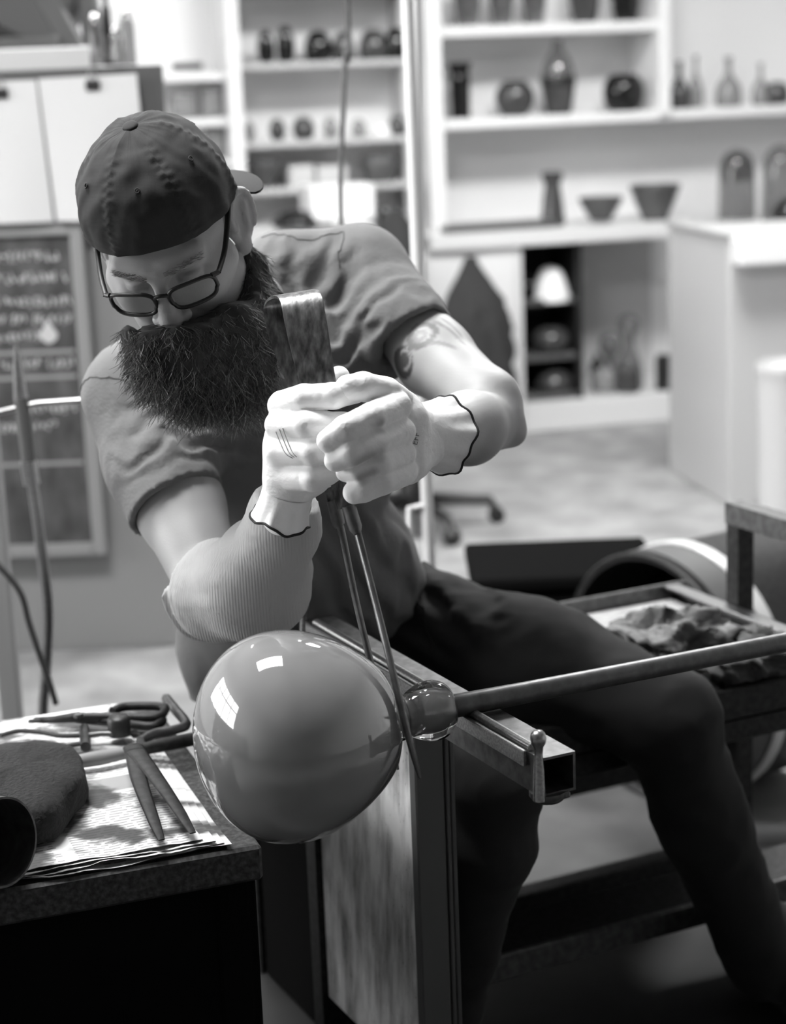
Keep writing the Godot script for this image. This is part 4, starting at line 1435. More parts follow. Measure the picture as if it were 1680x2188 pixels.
func wall_at(x: float, y: float, z: float) -> Vector3:
	# the point of the plane z of the back wall's frame that is seen along one direction from the camera's place
	var b := Basis(Vector3(0.9992629, -0.0374039, 0.0086354), Vector3(0.0383878, 0.9736519, -0.2247852), Vector3(-0.0000000, 0.2249511, 0.9743701))
	var dir := b * Vector3((x - 840.0) / 4000.0, (1094.0 - y) / 4000.0, -1.0)
	var wb := Basis(Vector3(0.9659258, 0.0000000, -0.2588190), Vector3.UP, Vector3(0.2588190, 0.0000000, 0.9659258))
	var q := Vector3(0, 1.4, 0) - Vector3(0.5559321, 0.0000000, -7.3798682) - wb.z * z
	var t := -q.dot(wb.z) / dir.dot(wb.z)
	var p := Vector3(0, 1.4, 0) + dir * t - Vector3(0.5559321, 0.0000000, -7.3798682)
	return wb.transposed() * p

func office_chair() -> void:
	var c := Vector3(0.0639, 0.0000, -5.8266)
	var t := thing("office_chair", "black swivel office chair on castors behind the man", "chair", c)
	part("column", MB.new().lathe(Transform3D(), [Vector2(0, 0.06), Vector2(0.045, 0.06), Vector2(0.046, 0.16), Vector2(0.04, 0.165), Vector2(0.04, 0.27), Vector2(0.034, 0.275), Vector2(0.034, 0.36), Vector2(0, 0.36)], 16).mesh(), M.black_plastic, t)
	for k in 5:
		var a := TAU * k / 5.0 - 0.12
		var d := Vector3(cos(a), 0, sin(a))
		var leg := part("leg", MB.new().tube([Vector3(0, 0.095, 0), d * 0.12 + Vector3(0, 0.088, 0), d * 0.25 + Vector3(0, 0.075, 0), d * 0.265 + Vector3(0, 0.05, 0)], [0.024, 0.02, 0.016, 0.012], 8).mesh(), M.black_plastic, t)
		var wx := Transform3D(Basis(Vector3(0, 1, 0), -a) * Basis(Vector3(1, 0, 0), PI / 2), d * 0.27 + Vector3(0, 0.026, 0))
		part("castor", MB.new().lathe(wx, [Vector2(0, -0.022), Vector2(0.022, -0.022), Vector2(0.026, -0.016), Vector2(0.026, 0.016), Vector2(0.022, 0.022), Vector2(0, 0.022)], 16).mesh(), M.black_plastic, leg)
	part("seat", bx(Vector3(-0.02, 0.39, 0.0), Vector3(0.42, 0.07, 0.42), 0.03), M.dark_cloth, t)
	part("backrest", bx(Vector3(-0.2, 0.66, -0.05), Vector3(0.06, 0.42, 0.38), 0.028), M.dark_cloth, t)

func drum() -> void:
	var c := Vector3(0.5419, 0.0000, -3.5014)
	var axis := Vector3(0.82, 0, -0.57).normalized()
	var t := thing("steel_drum", "dark open drum with a pale rim lying on the floor behind the bench", "drum", c)
	var r := 0.245
	var xf := Transform3D(Basis(Vector3.UP, axis, Vector3.UP.cross(axis)), Vector3(0, r + 0.005, 0))
	part("shell", MB.new().lathe(xf, [Vector2(0, 0.24), Vector2(r - 0.012, 0.24), Vector2(r - 0.012, -0.07), Vector2(r, -0.075), Vector2(r + 0.004, -0.07), Vector2(r, -0.06), Vector2(r, 0.245), Vector2(0, 0.245)], 56).mesh(), M.black_steel, t)
	part("band", MB.new().lathe(xf, [Vector2(r + 0.001, -0.05), Vector2(r + 0.004, -0.05), Vector2(r + 0.004, 0.02), Vector2(r + 0.001, 0.02)], 56).mesh(), M.dark_board, t)
	part("rim", MB.new().lathe(xf, [Vector2(r + 0.001, 0.02), Vector2(r + 0.008, 0.02), Vector2(r + 0.010, 0.026), Vector2(r + 0.008, 0.05), Vector2(r + 0.001, 0.054)], 56).mesh(), M.white_plastic, t)
	var bin := thing("black_bin", "low black rubber bin on the floor beyond the bench, left of the drum", "bin", Vector3(0.3552, 0.0000, -3.8806))
	part("body", bx(Vector3(0, 0.18, 0), Vector3(0.38, 0.36, 0.30), 0.02), M.soot, bin)
	part("lid", bx(Vector3(0, 0.375, 0), Vector3(0.40, 0.03, 0.32), 0.012), M.soot, bin)

func chalk_corner() -> void:
	# a grey board unit that carries the chalkboard, with papers clipped above it
	var zz := 4.62
	var o := Vector3(-0.8466, -0.0346, -4.6200)
	o.y = 0.0
	var t := thing("display_board", "grey standing board that carries the framed chalkboard on the left", "board", o)
	var a := Vector3(-1.0991, -0.0244, -4.6200)
	var b := Vector3(-0.5985, 1.4182, -4.6200)
	part("panel", bx(Vector3((a.x + b.x) * 0.5, b.y * 0.5, -0.03) - Vector3(o.x, 0, 0), Vector3(b.x - a.x + 0.06, b.y, 0.04), 0.003), M.grey_board, t)
	var ch := thing("chalkboard", "framed chalkboard covered in white chalk writing on the left", "chalkboard", Vector3(-0.8687, 0.6987, -4.6000))
	var p0 := Vector3(-1.0669, 0.2938, -4.6000)
	var p1 := Vector3(-0.7369, 1.0623, -4.6000)
	var oc := Vector3(-0.8687, 0.6987, -4.6000)
	var lo := Vector3(minf(p0.x, p1.x), p0.y, 0) - Vector3(oc.x, oc.y, 0)
	var hi := Vector3(maxf(p0.x, p1.x), p1.y, 0) - Vector3(oc.x, oc.y, 0)
	hi.x = Vector3(-0.7577, 0.6001, -4.6000).x - oc.x
	var slate := MB.new()
	slate.poly([Vector3(lo.x, lo.y, 0.012), Vector3(hi.x, lo.y, 0.012), Vector3(hi.x, hi.y, 0.012), Vector3(lo.x, hi.y, 0.012)], Vector3(0, 0, 1))
	slate.uv = PackedVector2Array([Vector2(0, 1), Vector2(1, 1), Vector2(1, 0), Vector2(0, 0)])
	slate.box(Vector3((lo.x + hi.x) * 0.5, (lo.y + hi.y) * 0.5, 0.005), Vector3(hi.x - lo.x, hi.y - lo.y, 0.01), 0.0)
	var sm := mat("slate", 1.0, 0.85)
	sm.albedo_texture = chalk_tex()
	part("slate", slate.mesh(), sm, ch)
	var fw := 0.032
	part("frame", bx(Vector3(hi.x + fw * 0.5, (lo.y + hi.y) * 0.5, 0.012), Vector3(fw, hi.y - lo.y + fw * 2, 0.03), 0.003), M.grey_board, ch)
	part("frame", bx(Vector3((lo.x + hi.x) * 0.5, hi.y + fw * 0.5, 0.012), Vector3(hi.x - lo.x, fw, 0.03), 0.003), M.grey_board, ch)
	part("frame", bx(Vector3((lo.x + hi.x) * 0.5, lo.y - fw * 0.5, 0.012), Vector3(hi.x - lo.x, fw, 0.03), 0.003), M.grey_board, ch)
	# dark door-like panel beside it
	var d0 := Vector3(-0.7072, -0.0841, -4.7500)
	var d1 := Vector3(-0.4857, 1.2720, -4.7500)
	solo("dark_cabinet", bx(Vector3(0, d1.y * 0.5, 0), Vector3(0.20, d1.y, 0.08), 0.004), M.dark_board, "tall dark grey cabinet standing right of the display board", "cabinet", Vector3((d0.x + d1.x) * 0.5 + 0.03, 0.0, -4.80))
	# backing board with clipped papers
	var k0 := Vector3(-0.9920, 1.0961, -4.5800)
	var k1 := Vector3(-0.5095, 1.4551, -4.5800)
	solo("clip_board", bx(Vector3.ZERO, Vector3(k1.x - k0.x, k1.y - k0.y, 0.02), 0.003), M.dark_board, "dark backing board above the chalkboard holding clipped papers", "board", Vector3((k0.x + k1.x) * 0.5, (k0.y + k1.y) * 0.5, -4.6))
	var pp := [[[-60, 185], [88, 180], [112, 465], [-60, 470], "left blank paper sheet clipped above the chalkboard"], [[92, 178], [292, 168], [312, 462], [118, 464], "right paper sheet with faint print clipped above the chalkboard"]]
	for k in 2:
		var rows := []
		for i in 9:
			var row := []
			for j in 9:
				var u := j / 8.0
				var w := i / 8.0
				var q: Vector2 = (Vector2(pp[k][0][0], pp[k][0][1]).lerp(Vector2(pp[k][1][0], pp[k][1][1]), u)).lerp(Vector2(pp[k][3][0], pp[k][3][1]).lerp(Vector2(pp[k][2][0], pp[k][2][1]), u), w)
				var v := Vector3(-0.0 + (q.x - 140.0) * 0.00117, (320.0 - q.y) * 0.00117, 0.016 + 0.01 * w * sin(PI * u))
				row.append(v)
			rows.append(row)
		var mb := MB.new().sheet(rows, false, true)
		var low := []
		for row in rows:
			var r2 := []
			for v: Vector3 in row:
				r2.append(v - Vector3(0, 0, 0.001))
			low.append(r2)
		mb.sheet(low, false, false)
		solo("paper_sheet", mb.mesh(), M.paper_grey, pp[k][4], "paper", Vector3(-0.7515, 1.2653, -4.5750), Basis(Vector3(0, 0, 1), -0.035), "papers above the chalkboard")
	for q in [[Vector3(-0.6725, 1.4135, -4.5550), "black binder clip in the middle of the right paper's top edge"], [Vector3(-0.8910, 1.4022, -4.5550), "black binder clip at the top of the left paper"]]:
		var c := solo("binder_clip", bx(Vector3.ZERO, Vector3(0.034, 0.024, 0.014), 0.004), M.black_plastic, q[1], "binder clip", q[0], Basis(), "binder clips on the papers")
		part("wire_handle", MB.new().tube([Vector3(-0.008, 0.01, 0), Vector3(-0.006, 0.034, 0.004), Vector3(0.006, 0.034, 0.004), Vector3(0.008, 0.01, 0)], 0.0018, 6).mesh(), M.bright_steel, c)
	# pale band over the papers and the dark hood above
	var h0 := Vector3(-0.9922, 1.4295, -4.7200)
	var h1 := Vector3(-0.6738, 1.4623, -4.7200)
	solo("grey_ledge", bx(Vector3.ZERO, Vector3(h1.x - h0.x, 0.06, 0.1), 0.004), M.light_grey_paint, "pale grey ledge over the clipped papers", "ledge", Vector3((h0.x + h1.x) * 0.5, (h0.y + h1.y) * 0.5 + 0.03, -4.68))
	var hood := thing("machine_hood", "dark slanted machine hood at the top left corner", "hood", Vector3(-0.8579, 1.5632, -5.0000))
	var hb := Basis(Vector3(0, 0, 1), -0.5)
	part("stand", bx(Vector3(-0.1, -Vector3(-0.8579, 1.5632, -5.0000).y * 0.5, -0.02), Vector3(0.1, Vector3(-0.8579, 1.5632, -5.0000).y, 0.1), 0.004), M.dark_paint, hood)
	part("body", MB.new().box(Vector3(-0.03, 0.07, 0), Vector3(0.26, 0.2, 0.2), 0.02, hb).mesh(), M.dark_board, hood)
	part("arm", MB.new().box(Vector3(0.075, -0.02, 0.08), Vector3(0.06, 0.26, 0.05), 0.008, Basis(Vector3(0, 0, 1), 0.45)).mesh(), M.dark_paint, hood)
	part("lower_lip", MB.new().box(Vector3(-0.06, -0.045, 0.08), Vector3(0.24, 0.045, 0.08), 0.008).mesh(), M.dark_paint, hood)
	part("arm", MB.new().box(Vector3(0.135, 0.02, 0.06), Vector3(0.05, 0.22, 0.05), 0.008, Basis(Vector3(0, 0, 1), 0.1)).mesh(), M.dark_paint, hood)
	# glass rods and a dark burner standing on the dark board's top
	var st := [[208, 142, 13, 85, "tinted_glass", "clear vial left of the dark burner on top of the board"], [252, 142, 12, 60, "tinted_glass", "short clear vial in front of the dark burner"], [276, 140, 15, 95, "tinted_glass", "tall clear vial right of the dark burner"]]
	for q in st:
		var r: float = q[2] * 0.0012
		var hh: float = q[3] * 0.0012
		var p: Vector3 = {208: Vector3(-0.6646, 1.4589, -4.6000), 252: Vector3(-0.6142, 1.4569, -4.5900), 276: Vector3(-0.5887, 1.4571, -4.6000)}[q[0]]
		solo("glass_vial", turned([Vector2(0, 0), Vector2(r, 0), Vector2(r * 1.05, 0.004), Vector2(r, hh * 0.8), Vector2(r * 0.6, hh), Vector2(0, hh)], 20), M[q[4]], q[5], "vial", p, Basis(), "vials on top of the dark board")
		var bp: Vector3 = p + Vector3(0, hh + 0.009, 0)
		solo("glass_bead", turned([Vector2(0, -0.011), Vector2(0.008, -0.008), Vector2(0.011, 0), Vector2(0.008, 0.008), Vector2(0, 0.011)], 16), M.mirror_ball, "shiny bead standing on " + q[5], "bead", bp)
	solo("burner", turned([Vector2(0, 0), Vector2(0.014, 0), Vector2(0.014, 0.012), Vector2(0.008, 0.02), Vector2(0.008, 0.07), Vector2(0.011, 0.075), Vector2(0.011, 0.13), Vector2(0.006, 0.14), Vector2(0.006, 0.2), Vector2(0, 0.2)], 18), M.black_plastic, "thin black burner tube standing between the vials", "burner", Vector3(-0.6384, 1.4580, -4.6200))
	# torch stand with hoses at the left edge
	var ts := thing("torch_stand", "upright metal torch stand with a dark grip at the left edge", "torch stand", Vector3(-0.6042, 0.3691, -3.1000))
	var so := Vector3(-0.6042, 0.3691, -3.1000)
	part("tube", MB.new().tube(curve([Vector3(-0.6086, 0.7765, -3.1000) - so, Vector3(-0.6027, 0.6623, -3.1000) - so, Vector3(-0.5990, 0.5379, -3.1000) - so, Vector3(-0.6115, 0.4205, -3.1000) - so, Vector3(-0.6245, 0.3184, -3.1000) - so, Vector3(-0.6393, 0.1535, -3.1000) * Vector3(1, 0, 1) + Vector3(0, 0.02, 0) - so], 8), 0.0095, 10).mesh(), M.bright_steel, ts)
	part("grip", MB.new().tube([Vector3(-0.6147, 0.9048, -3.1000) - so, Vector3(-0.6121, 0.8409, -3.1000) - so, Vector3(-0.6105, 0.7927, -3.1000) - so], 0.0125, 12).mesh(), M.dark_paint, ts)
	part("base", MB.new().lathe(Transform3D(Basis(), Vector3(-0.6393, 0.1535, -3.1000) * Vector3(1, 0, 1) - so), [Vector2(0, 0), Vector2(0.13, 0), Vector2(0.13, 0.012), Vector2(0.02, 0.022), Vector2(0, 0.022)], 32).mesh(), M.black_steel, ts)
	part("collar", MB.new().tube([Vector3(-0.6117, 0.7968, -3.1000) - so, Vector3(-0.6087, 0.7563, -3.1000) - so], 0.0145, 12).mesh(), M.bright_steel, ts)
	part("tip", MB.new().tube([Vector3(-0.6161, 0.9915, -3.1000) - so, Vector3(-0.6162, 0.9522, -3.1000) - so, Vector3(-0.6150, 0.9008, -3.1000) - so], [0.003, 0.008, 0.0125], 10).mesh(), M.bright_steel, ts)
	part("side_arm", MB.new().tube([Vector3(-0.6678, 0.8790, -3.1000) - so, Vector3(-0.5881, 0.8942, -3.1000) - so, Vector3(-0.5095, 0.8967, -3.1000) - so], 0.005, 8).mesh(), M.bright_steel, ts)
	part("hose", MB.new().tube(curve([Vector3(-0.6778, 0.6451, -3.0500) - so, Vector3(-0.6355, 0.5864, -3.0500) - so, Vector3(-0.6229, 0.5284, -3.0500) - so, Vector3(-0.6093, 0.4699, -3.0500) - so, Vector3(-0.6000, 0.4362, -3.0500) - so, Vector3(-0.5884, 0.3812, -3.0500) - so], 8), 0.0055, 8).mesh(), M.rubber, ts)
	solo("steel_post", bx(Vector3(0, 0.5, 0), Vector3(0.036, 1.0, 0.036), 0.003), M.grey_board, "upright grey steel post at the left edge behind the tool table", "post", Vector3(-0.7189, 0.2874, -3.3000) * Vector3(1, 0, 1))


# ---------- the glassblower ----------
const HX := Transform3D(Basis(Vector3(0.9778570, 0.1693175, 0.1229931), Vector3(-0.2090318, 0.8185217, 0.5350962), Vector3(-0.0100714, -0.5489571, 0.8357899)), Vector3(-0.2562199, 1.2171853, -2.2771949))
var fields := {}

func person() -> void:
	var base := Vector3(-0.0685, 0.5000, -2.8351)
	base.y = 0.0
	var p := thing("person", "bearded man in a backwards cap, glasses, grey t-shirt and white gloves leaning over the bench", "person", base)
	# each garment is a distance field of its own; they are worked out side by side
	var jobs := [body_core, left_arm, right_arm, head, shirt, jeans, glove_right, glove_left, knit_sleeve, beard_base, shoe_left, shoe_right]
	var names := ["core", "arm_left", "arm_right", "head", "shirt", "jeans", "glove_right", "glove_left", "sleeve", "beard", "shoe_left", "shoe_right"]
	var done := []
	done.resize(jobs.size())
	var id := WorkerThreadPool.add_group_task(func(i: int) -> void: done[i] = jobs[i].call(), jobs.size())
	WorkerThreadPool.wait_for_group_task_completion(id)
	for i in names.size():
		fields[names[i]] = done[i]
	part("body", Field.join([fields.head, fields.arm_left, fields.arm_right, fields.core]), M.skin, p, true)
	var tee := part("tshirt", fields.shirt.mesh(), M.tshirt_cotton, p, true)
	tee.set_meta("label", "plain grey short-sleeved cotton t-shirt")
	seams(tee)
	var jn := part("jeans", fields.jeans.mesh(), M.dark_denim, p, true)
	jn.set_meta("label", "dark denim jeans")
	var pocket := []
	for q: Vector3 in curve([Vector3(-0.0291, 0.6551, -2.6606), Vector3(0.0093, 0.6644, -2.6628), Vector3(0.0391, 0.6446, -2.6377), Vector3(0.0500, 0.5900, -2.6045)], 6):
		pocket.append(stick(fields.jeans, q))
	part("pocket_seam", MB.new().tube(pocket, 0.0016, 6).mesh(), M.dark_denim, jn, true)
	part("shoe", fields.shoe_left.mesh(), M.rubber, p, true)
	part("shoe", fields.shoe_right.mesh(), M.rubber, p, true)
	var sl := part("forearm_sleeve", fields.sleeve.mesh(), M.sleeve_knit, p, true)
	sl.set_meta("label", "light grey knitted heat sleeve on the right forearm")
	gloves(p)
	cap(p)
	spectacles(p)
	beard(p)

func body_core() -> Field:
	var c := Field.new(Vector3(-0.3488, 1.1967, -2.7241) - Vector3(0.15, 0.95, 0.6), Vector3(0.6257, -0.1283, -2.6234) + Vector3(0.1, 1.5, 0.9), 0.016)
	for q in [[Vector3(-0.1441, 1.1209, -2.6040), Vector3(-0.0432, 1.1278, -2.6261), 0.0390, 0.0393], [Vector3(-0.2278, 1.0772, -2.5631), Vector3(-0.3239, 0.9949, -2.5133), 0.0385, 0.0381], [Vector3(-0.2212, 0.9781, -2.5710), Vector3(-0.1044, 1.0057, -2.6184), 0.0715, 0.0726], [Vector3(-0.1783, 0.8652, -2.6270), Vector3(-0.0977, 0.8845, -2.6520), 0.0871, 0.0742], [Vector3(-0.1726, 0.7243, -2.6356), Vector3(-0.0912, 0.7296, -2.6573), 0.0850, 0.0788], [Vector3(-0.1729, 0.5319, -2.7246), Vector3(-0.0364, 0.5610, -2.7826), 0.0748, 0.0761], [Vector3(-0.1732, 0.5250, -2.7230), Vector3(0.1289, 0.5169, -2.2798), 0.0677, 0.0393], [Vector3(0.1225, 0.5083, -2.2778), Vector3(0.0472, 0.1348, -2.3558), 0.0375, 0.0271], [Vector3(-0.0365, 0.5574, -2.7818), Vector3(0.3796, 0.5112, -2.5145), 0.0761, 0.0477], [Vector3(0.3795, 0.5080, -2.5138), Vector3(0.5470, 0.0373, -2.6001), 0.0437, 0.0298], [Vector3(0.0467, 0.1223, -2.3529), Vector3(0.0611, 0.1220, -2.2399), 0.0271, 0.0222], [Vector3(0.5467, 0.0304, -2.5985), Vector3(0.5541, 0.0576, -2.5021), 0.0284, 0.0233]]:
		c.cone(q[0], q[1], q[2], q[3], 0.04)
	c.build(skin_plain)
	return c

func skin_plain(_p: Vector3, _n: Vector3) -> Color:
	return Color(1, 1, 1)

func left_arm() -> Field:
	var f := Field.new(Vector3(0.0436, 1.0392, -2.4004) - Vector3(0.2, 0.22, 0.3), Vector3(0.0436, 1.0392, -2.4004) + Vector3(0.2, 0.2, 0.3), 0.0042)
	f.cone(Vector3(-0.0203, 1.1269, -2.6259), Vector3(0.0649, 1.0314, -2.5114), 0.0498, 0.0506, 0.02)
	f.cone(Vector3(0.0649, 1.0314, -2.5114), Vector3(0.1299, 0.9859, -2.3983), 0.0506, 0.0401, 0.02)
	f.cone(Vector3(0.1269, 0.9872, -2.3986), Vector3(0.1523, 0.9555, -2.3810), 0.0401, 0.0218, 0.025)
	f.cone(Vector3(0.1279, 0.9671, -2.3734), Vector3(0.0976, 0.9721, -2.3028), 0.0398, 0.0433, 0.010)
	f.cone(Vector3(0.0976, 0.9721, -2.3028), Vector3(0.0538, 0.9882, -2.1936), 0.0433, 0.0323, 0.02)
	f.cone(Vector3(0.0538, 0.9882, -2.1936), Vector3(0.0251, 1.0022, -2.1250), 0.0323, 0.0238, 0.015)
	f.cone(Vector3(0.0809, 1.0341, -2.3530), Vector3(0.0398, 1.0103, -2.3321), 0.0030, 0.0029, 0.010, true)
	f.cone(Vector3(0.1434, 0.9617, -2.3825), Vector3(0.1605, 0.9457, -2.3890), 0.0242, 0.0122, 0.02)
	f.build(tattooed)
	return f

# dark inked swirls on the upper arm, in the arm's own round coordinates
func tattooed(p: Vector3, _n: Vector3) -> Color:
	var a := Vector3(-0.0203, 1.1269, -2.6259)
	var b := Vector3(0.1299, 0.9859, -2.3983)
	var ax := (b - a).normalized()
	var fr := Vector3(0, 0.25, 1.0)
	fr = (fr - ax * fr.dot(ax)).normalized()
	var sd := fr.cross(ax)
	var q := p - a
	var t := q.dot(ax)
	if t > 0.26 or t < 0.05:
		return Color(1, 1, 1)
	var s := atan2(q.dot(sd), q.dot(fr)) * 0.05
	var ink := 0.0
	# a filled curl with a pale crescent
	var u := Vector2((t - 0.172) / 0.022, (s + 0.060) / 0.022)
	var r := u.length()
	ink = maxf(ink, (1.0 - smoothstep(0.92, 1.05, r)) * (1.0 - 0.8 * (1.0 - smoothstep(0.05, 0.14, absf((u - Vector2(0.1, 0.25)).length() - 0.55))) * smoothstep(-0.2, 0.2, u.y + u.x)))
	# an open scroll by the sleeve
	u = Vector2((t - 0.172) / 0.026, (s + 0.010) / 0.042)
	r = u.length()
	var ang := atan2(u.y, u.x)
	ink = maxf(ink, 0.65 * (1.0 - smoothstep(0.12, 0.2, absf(r - 0.62 - 0.12 * sin(ang)))))
	ink = maxf(ink, 0.4 * (1.0 - smoothstep(0.1, 0.16, absf(r - 0.25))))
	# two long strokes
	for k in [[0.198, 0.004, 0.9, 0.04], [0.190, 0.046, 0.3, 0.04], [0.180, 0.058, 0.2, 0.03]]:
		var v := Vector2(t - k[0], s - k[1]).rotated(-k[2])
		ink = maxf(ink, 0.5 * (1.0 - smoothstep(0.6, 1.0, absf(v.x) / k[3])) * (1.0 - smoothstep(0.0025, 0.006, absf(v.y + 6.0 * v.x * v.x))))
	var l := lerpf(1.0, 0.12, ink)
	return Color(l, l, l)

func right_arm() -> Field:
	var f := Field.new(Vector3(-0.2430, 0.8934, -2.3257) - Vector3(0.16, 0.24, 0.26), Vector3(-0.2430, 0.8934, -2.3257) + Vector3(0.18, 0.2, 0.28), 0.005)
	f.cone(Vector3(-0.3348, 0.9771, -2.4887), Vector3(-0.2794, 0.8625, -2.4006), 0.0554, 0.0566, 0.02)
	f.cone(Vector3(-0.2794, 0.8625, -2.4006), Vector3(-0.2343, 0.7829, -2.3001), 0.0566, 0.0440, 0.02)
	f.cone(Vector3(-0.2318, 0.7785, -2.2889), Vector3(-0.1685, 0.8478, -2.1920), 0.0438, 0.0395, 0.02)
	f.cone(Vector3(-0.1685, 0.8478, -2.1920), Vector3(-0.1187, 0.9248, -2.1122), 0.0395, 0.0249, 0.02)
	f.build(skin_plain)
	return f

func head() -> Field:
	var f := Field.new(Vector3(-0.105, -0.22, -0.15), Vector3(0.135, 0.15, 0.14), 0.0026)
	f.xf = HX
	f.ell(Vector3(0, 0.045, -0.018), Vector3(0.076, 0.088, 0.098), 0.01)
	f.ell(Vector3(0, -0.028, 0.028), Vector3(0.064, 0.092, 0.066), 0.03)
	for s in [-1.0, 1.0]:
		f.cone(Vector3(s * 0.052, -0.055, 0.0), Vector3(s * 0.018, -0.105, 0.07), 0.026, 0.024, 0.03)
		f.cone(Vector3(s * 0.046, -0.018, 0.060), Vector3(s * 0.062, -0.012, 0.03), 0.022, 0.02, 0.02)
		f.cone(Vector3(s * 0.012, 0.030, 0.090), Vector3(s * 0.046, 0.034, 0.072), 0.0105, 0.011, 0.016)
		f.ell(Vector3(s * 0.031, 0.010, 0.098), Vector3(0.019, 0.012, 0.017), 0.014, Basis(), true)
		f.ell(Vector3(s * 0.031, 0.009, 0.074), Vector3(0.0155, 0.0125, 0.0145), 0.004)
		# lid crease
		f.cone(Vector3(s * 0.018, 0.017, 0.088), Vector3(s * 0.045, 0.016, 0.080), 0.002, 0.002, 0.003, true)
		f.cone(Vector3(s * 0.020, 0.002, 0.0885), Vector3(s * 0.044, 0.003, 0.081), 0.0014, 0.0014, 0.003, true)
		# frown lines between the brows, one across each temple
		f.cone(Vector3(s * 0.006, 0.026, 0.1035), Vector3(s * 0.008, 0.045, 0.100), 0.0022, 0.001, 0.004, true)
		f.cone(Vector3(s * 0.015, 0.046, 0.0985), Vector3(s * 0.05, 0.05, 0.078), 0.0018, 0.001, 0.005, true)
		# nostril wings and cheek fold
		f.ell(Vector3(s * 0.0150, -0.028, 0.103), Vector3(0.0095, 0.0085, 0.011), 0.006)
		f.ell(Vector3(s * 0.007, -0.035, 0.107), Vector3(0.0038, 0.003, 0.005), 0.003, Basis(), true)
		f.cone(Vector3(s * 0.020, -0.026, 0.096), Vector3(s * 0.034, -0.052, 0.082), 0.002, 0.002, 0.006, true)
		# ear: shell, rim, hollow and lobe
		var c := Vector3(s * 0.0870, 0.002, -0.022)
		var eb := Basis(Vector3(0, 1, 0), s * -0.62) * Basis(Vector3(1, 0, 0), -0.15)
		f.ell(c, Vector3(0.0075, 0.039, 0.0235), 0.008, eb)
		f.ell(c + eb * Vector3(s * 0.0075, 0.002, 0.003), Vector3(0.007, 0.025, 0.013), 0.003, eb, true)
		var rim := []
		for k in 13:
			var a := -0.6 + k * 0.33
			rim.append(c + eb * Vector3(s * 0.005, 0.034 * sin(a) + 0.003, -0.0205 * cos(a) + 0.001))
		for k in 12:
			f.cone(rim[k], rim[k + 1], 0.0042, 0.0042, 0.003)
		f.cone(c + eb * Vector3(s * 0.003, 0.018, -0.007), c + eb * Vector3(s * 0.003, -0.018, -0.006), 0.0042, 0.0036, 0.003)
		f.ell(c + eb * Vector3(s * 0.004, -0.036, 0.005), Vector3(0.006, 0.013, 0.010), 0.006, eb)
		f.ell(c + eb * Vector3(s * 0.005, -0.006, 0.016), Vector3(0.005, 0.007, 0.005), 0.004, eb)
	# nose
	f.cone(Vector3(0, 0.026, 0.096), Vector3(0, -0.006, 0.107), 0.0085, 0.0095, 0.010)
	f.cone(Vector3(0, -0.006, 0.107), Vector3(0, -0.026, 0.1145), 0.0100, 0.0138, 0.006)
	# mouth
	f.ell(Vector3(0, -0.062, 0.092), Vector3(0.024, 0.006, 0.009), 0.006)
	f.ell(Vector3(0, -0.073, 0.090), Vector3(0.021, 0.007, 0.009), 0.006)
	f.cone(Vector3(-0.024, -0.068, 0.095), Vector3(0.024, -0.068, 0.095), 0.0015, 0.0015, 0.003, true)
	# forehead creases
	for y in [0.058, 0.068]:
		f.cone(Vector3(-0.035, y, 0.083), Vector3(0.035, y, 0.083), 0.0012, 0.0012, 0.006, true)
	f.cone(Vector3(0, -0.05, -0.035), Vector3(0.0220, -0.2436, -0.1471), 0.052, 0.056, 0.03)
	f.build(skin_plain)
	return f

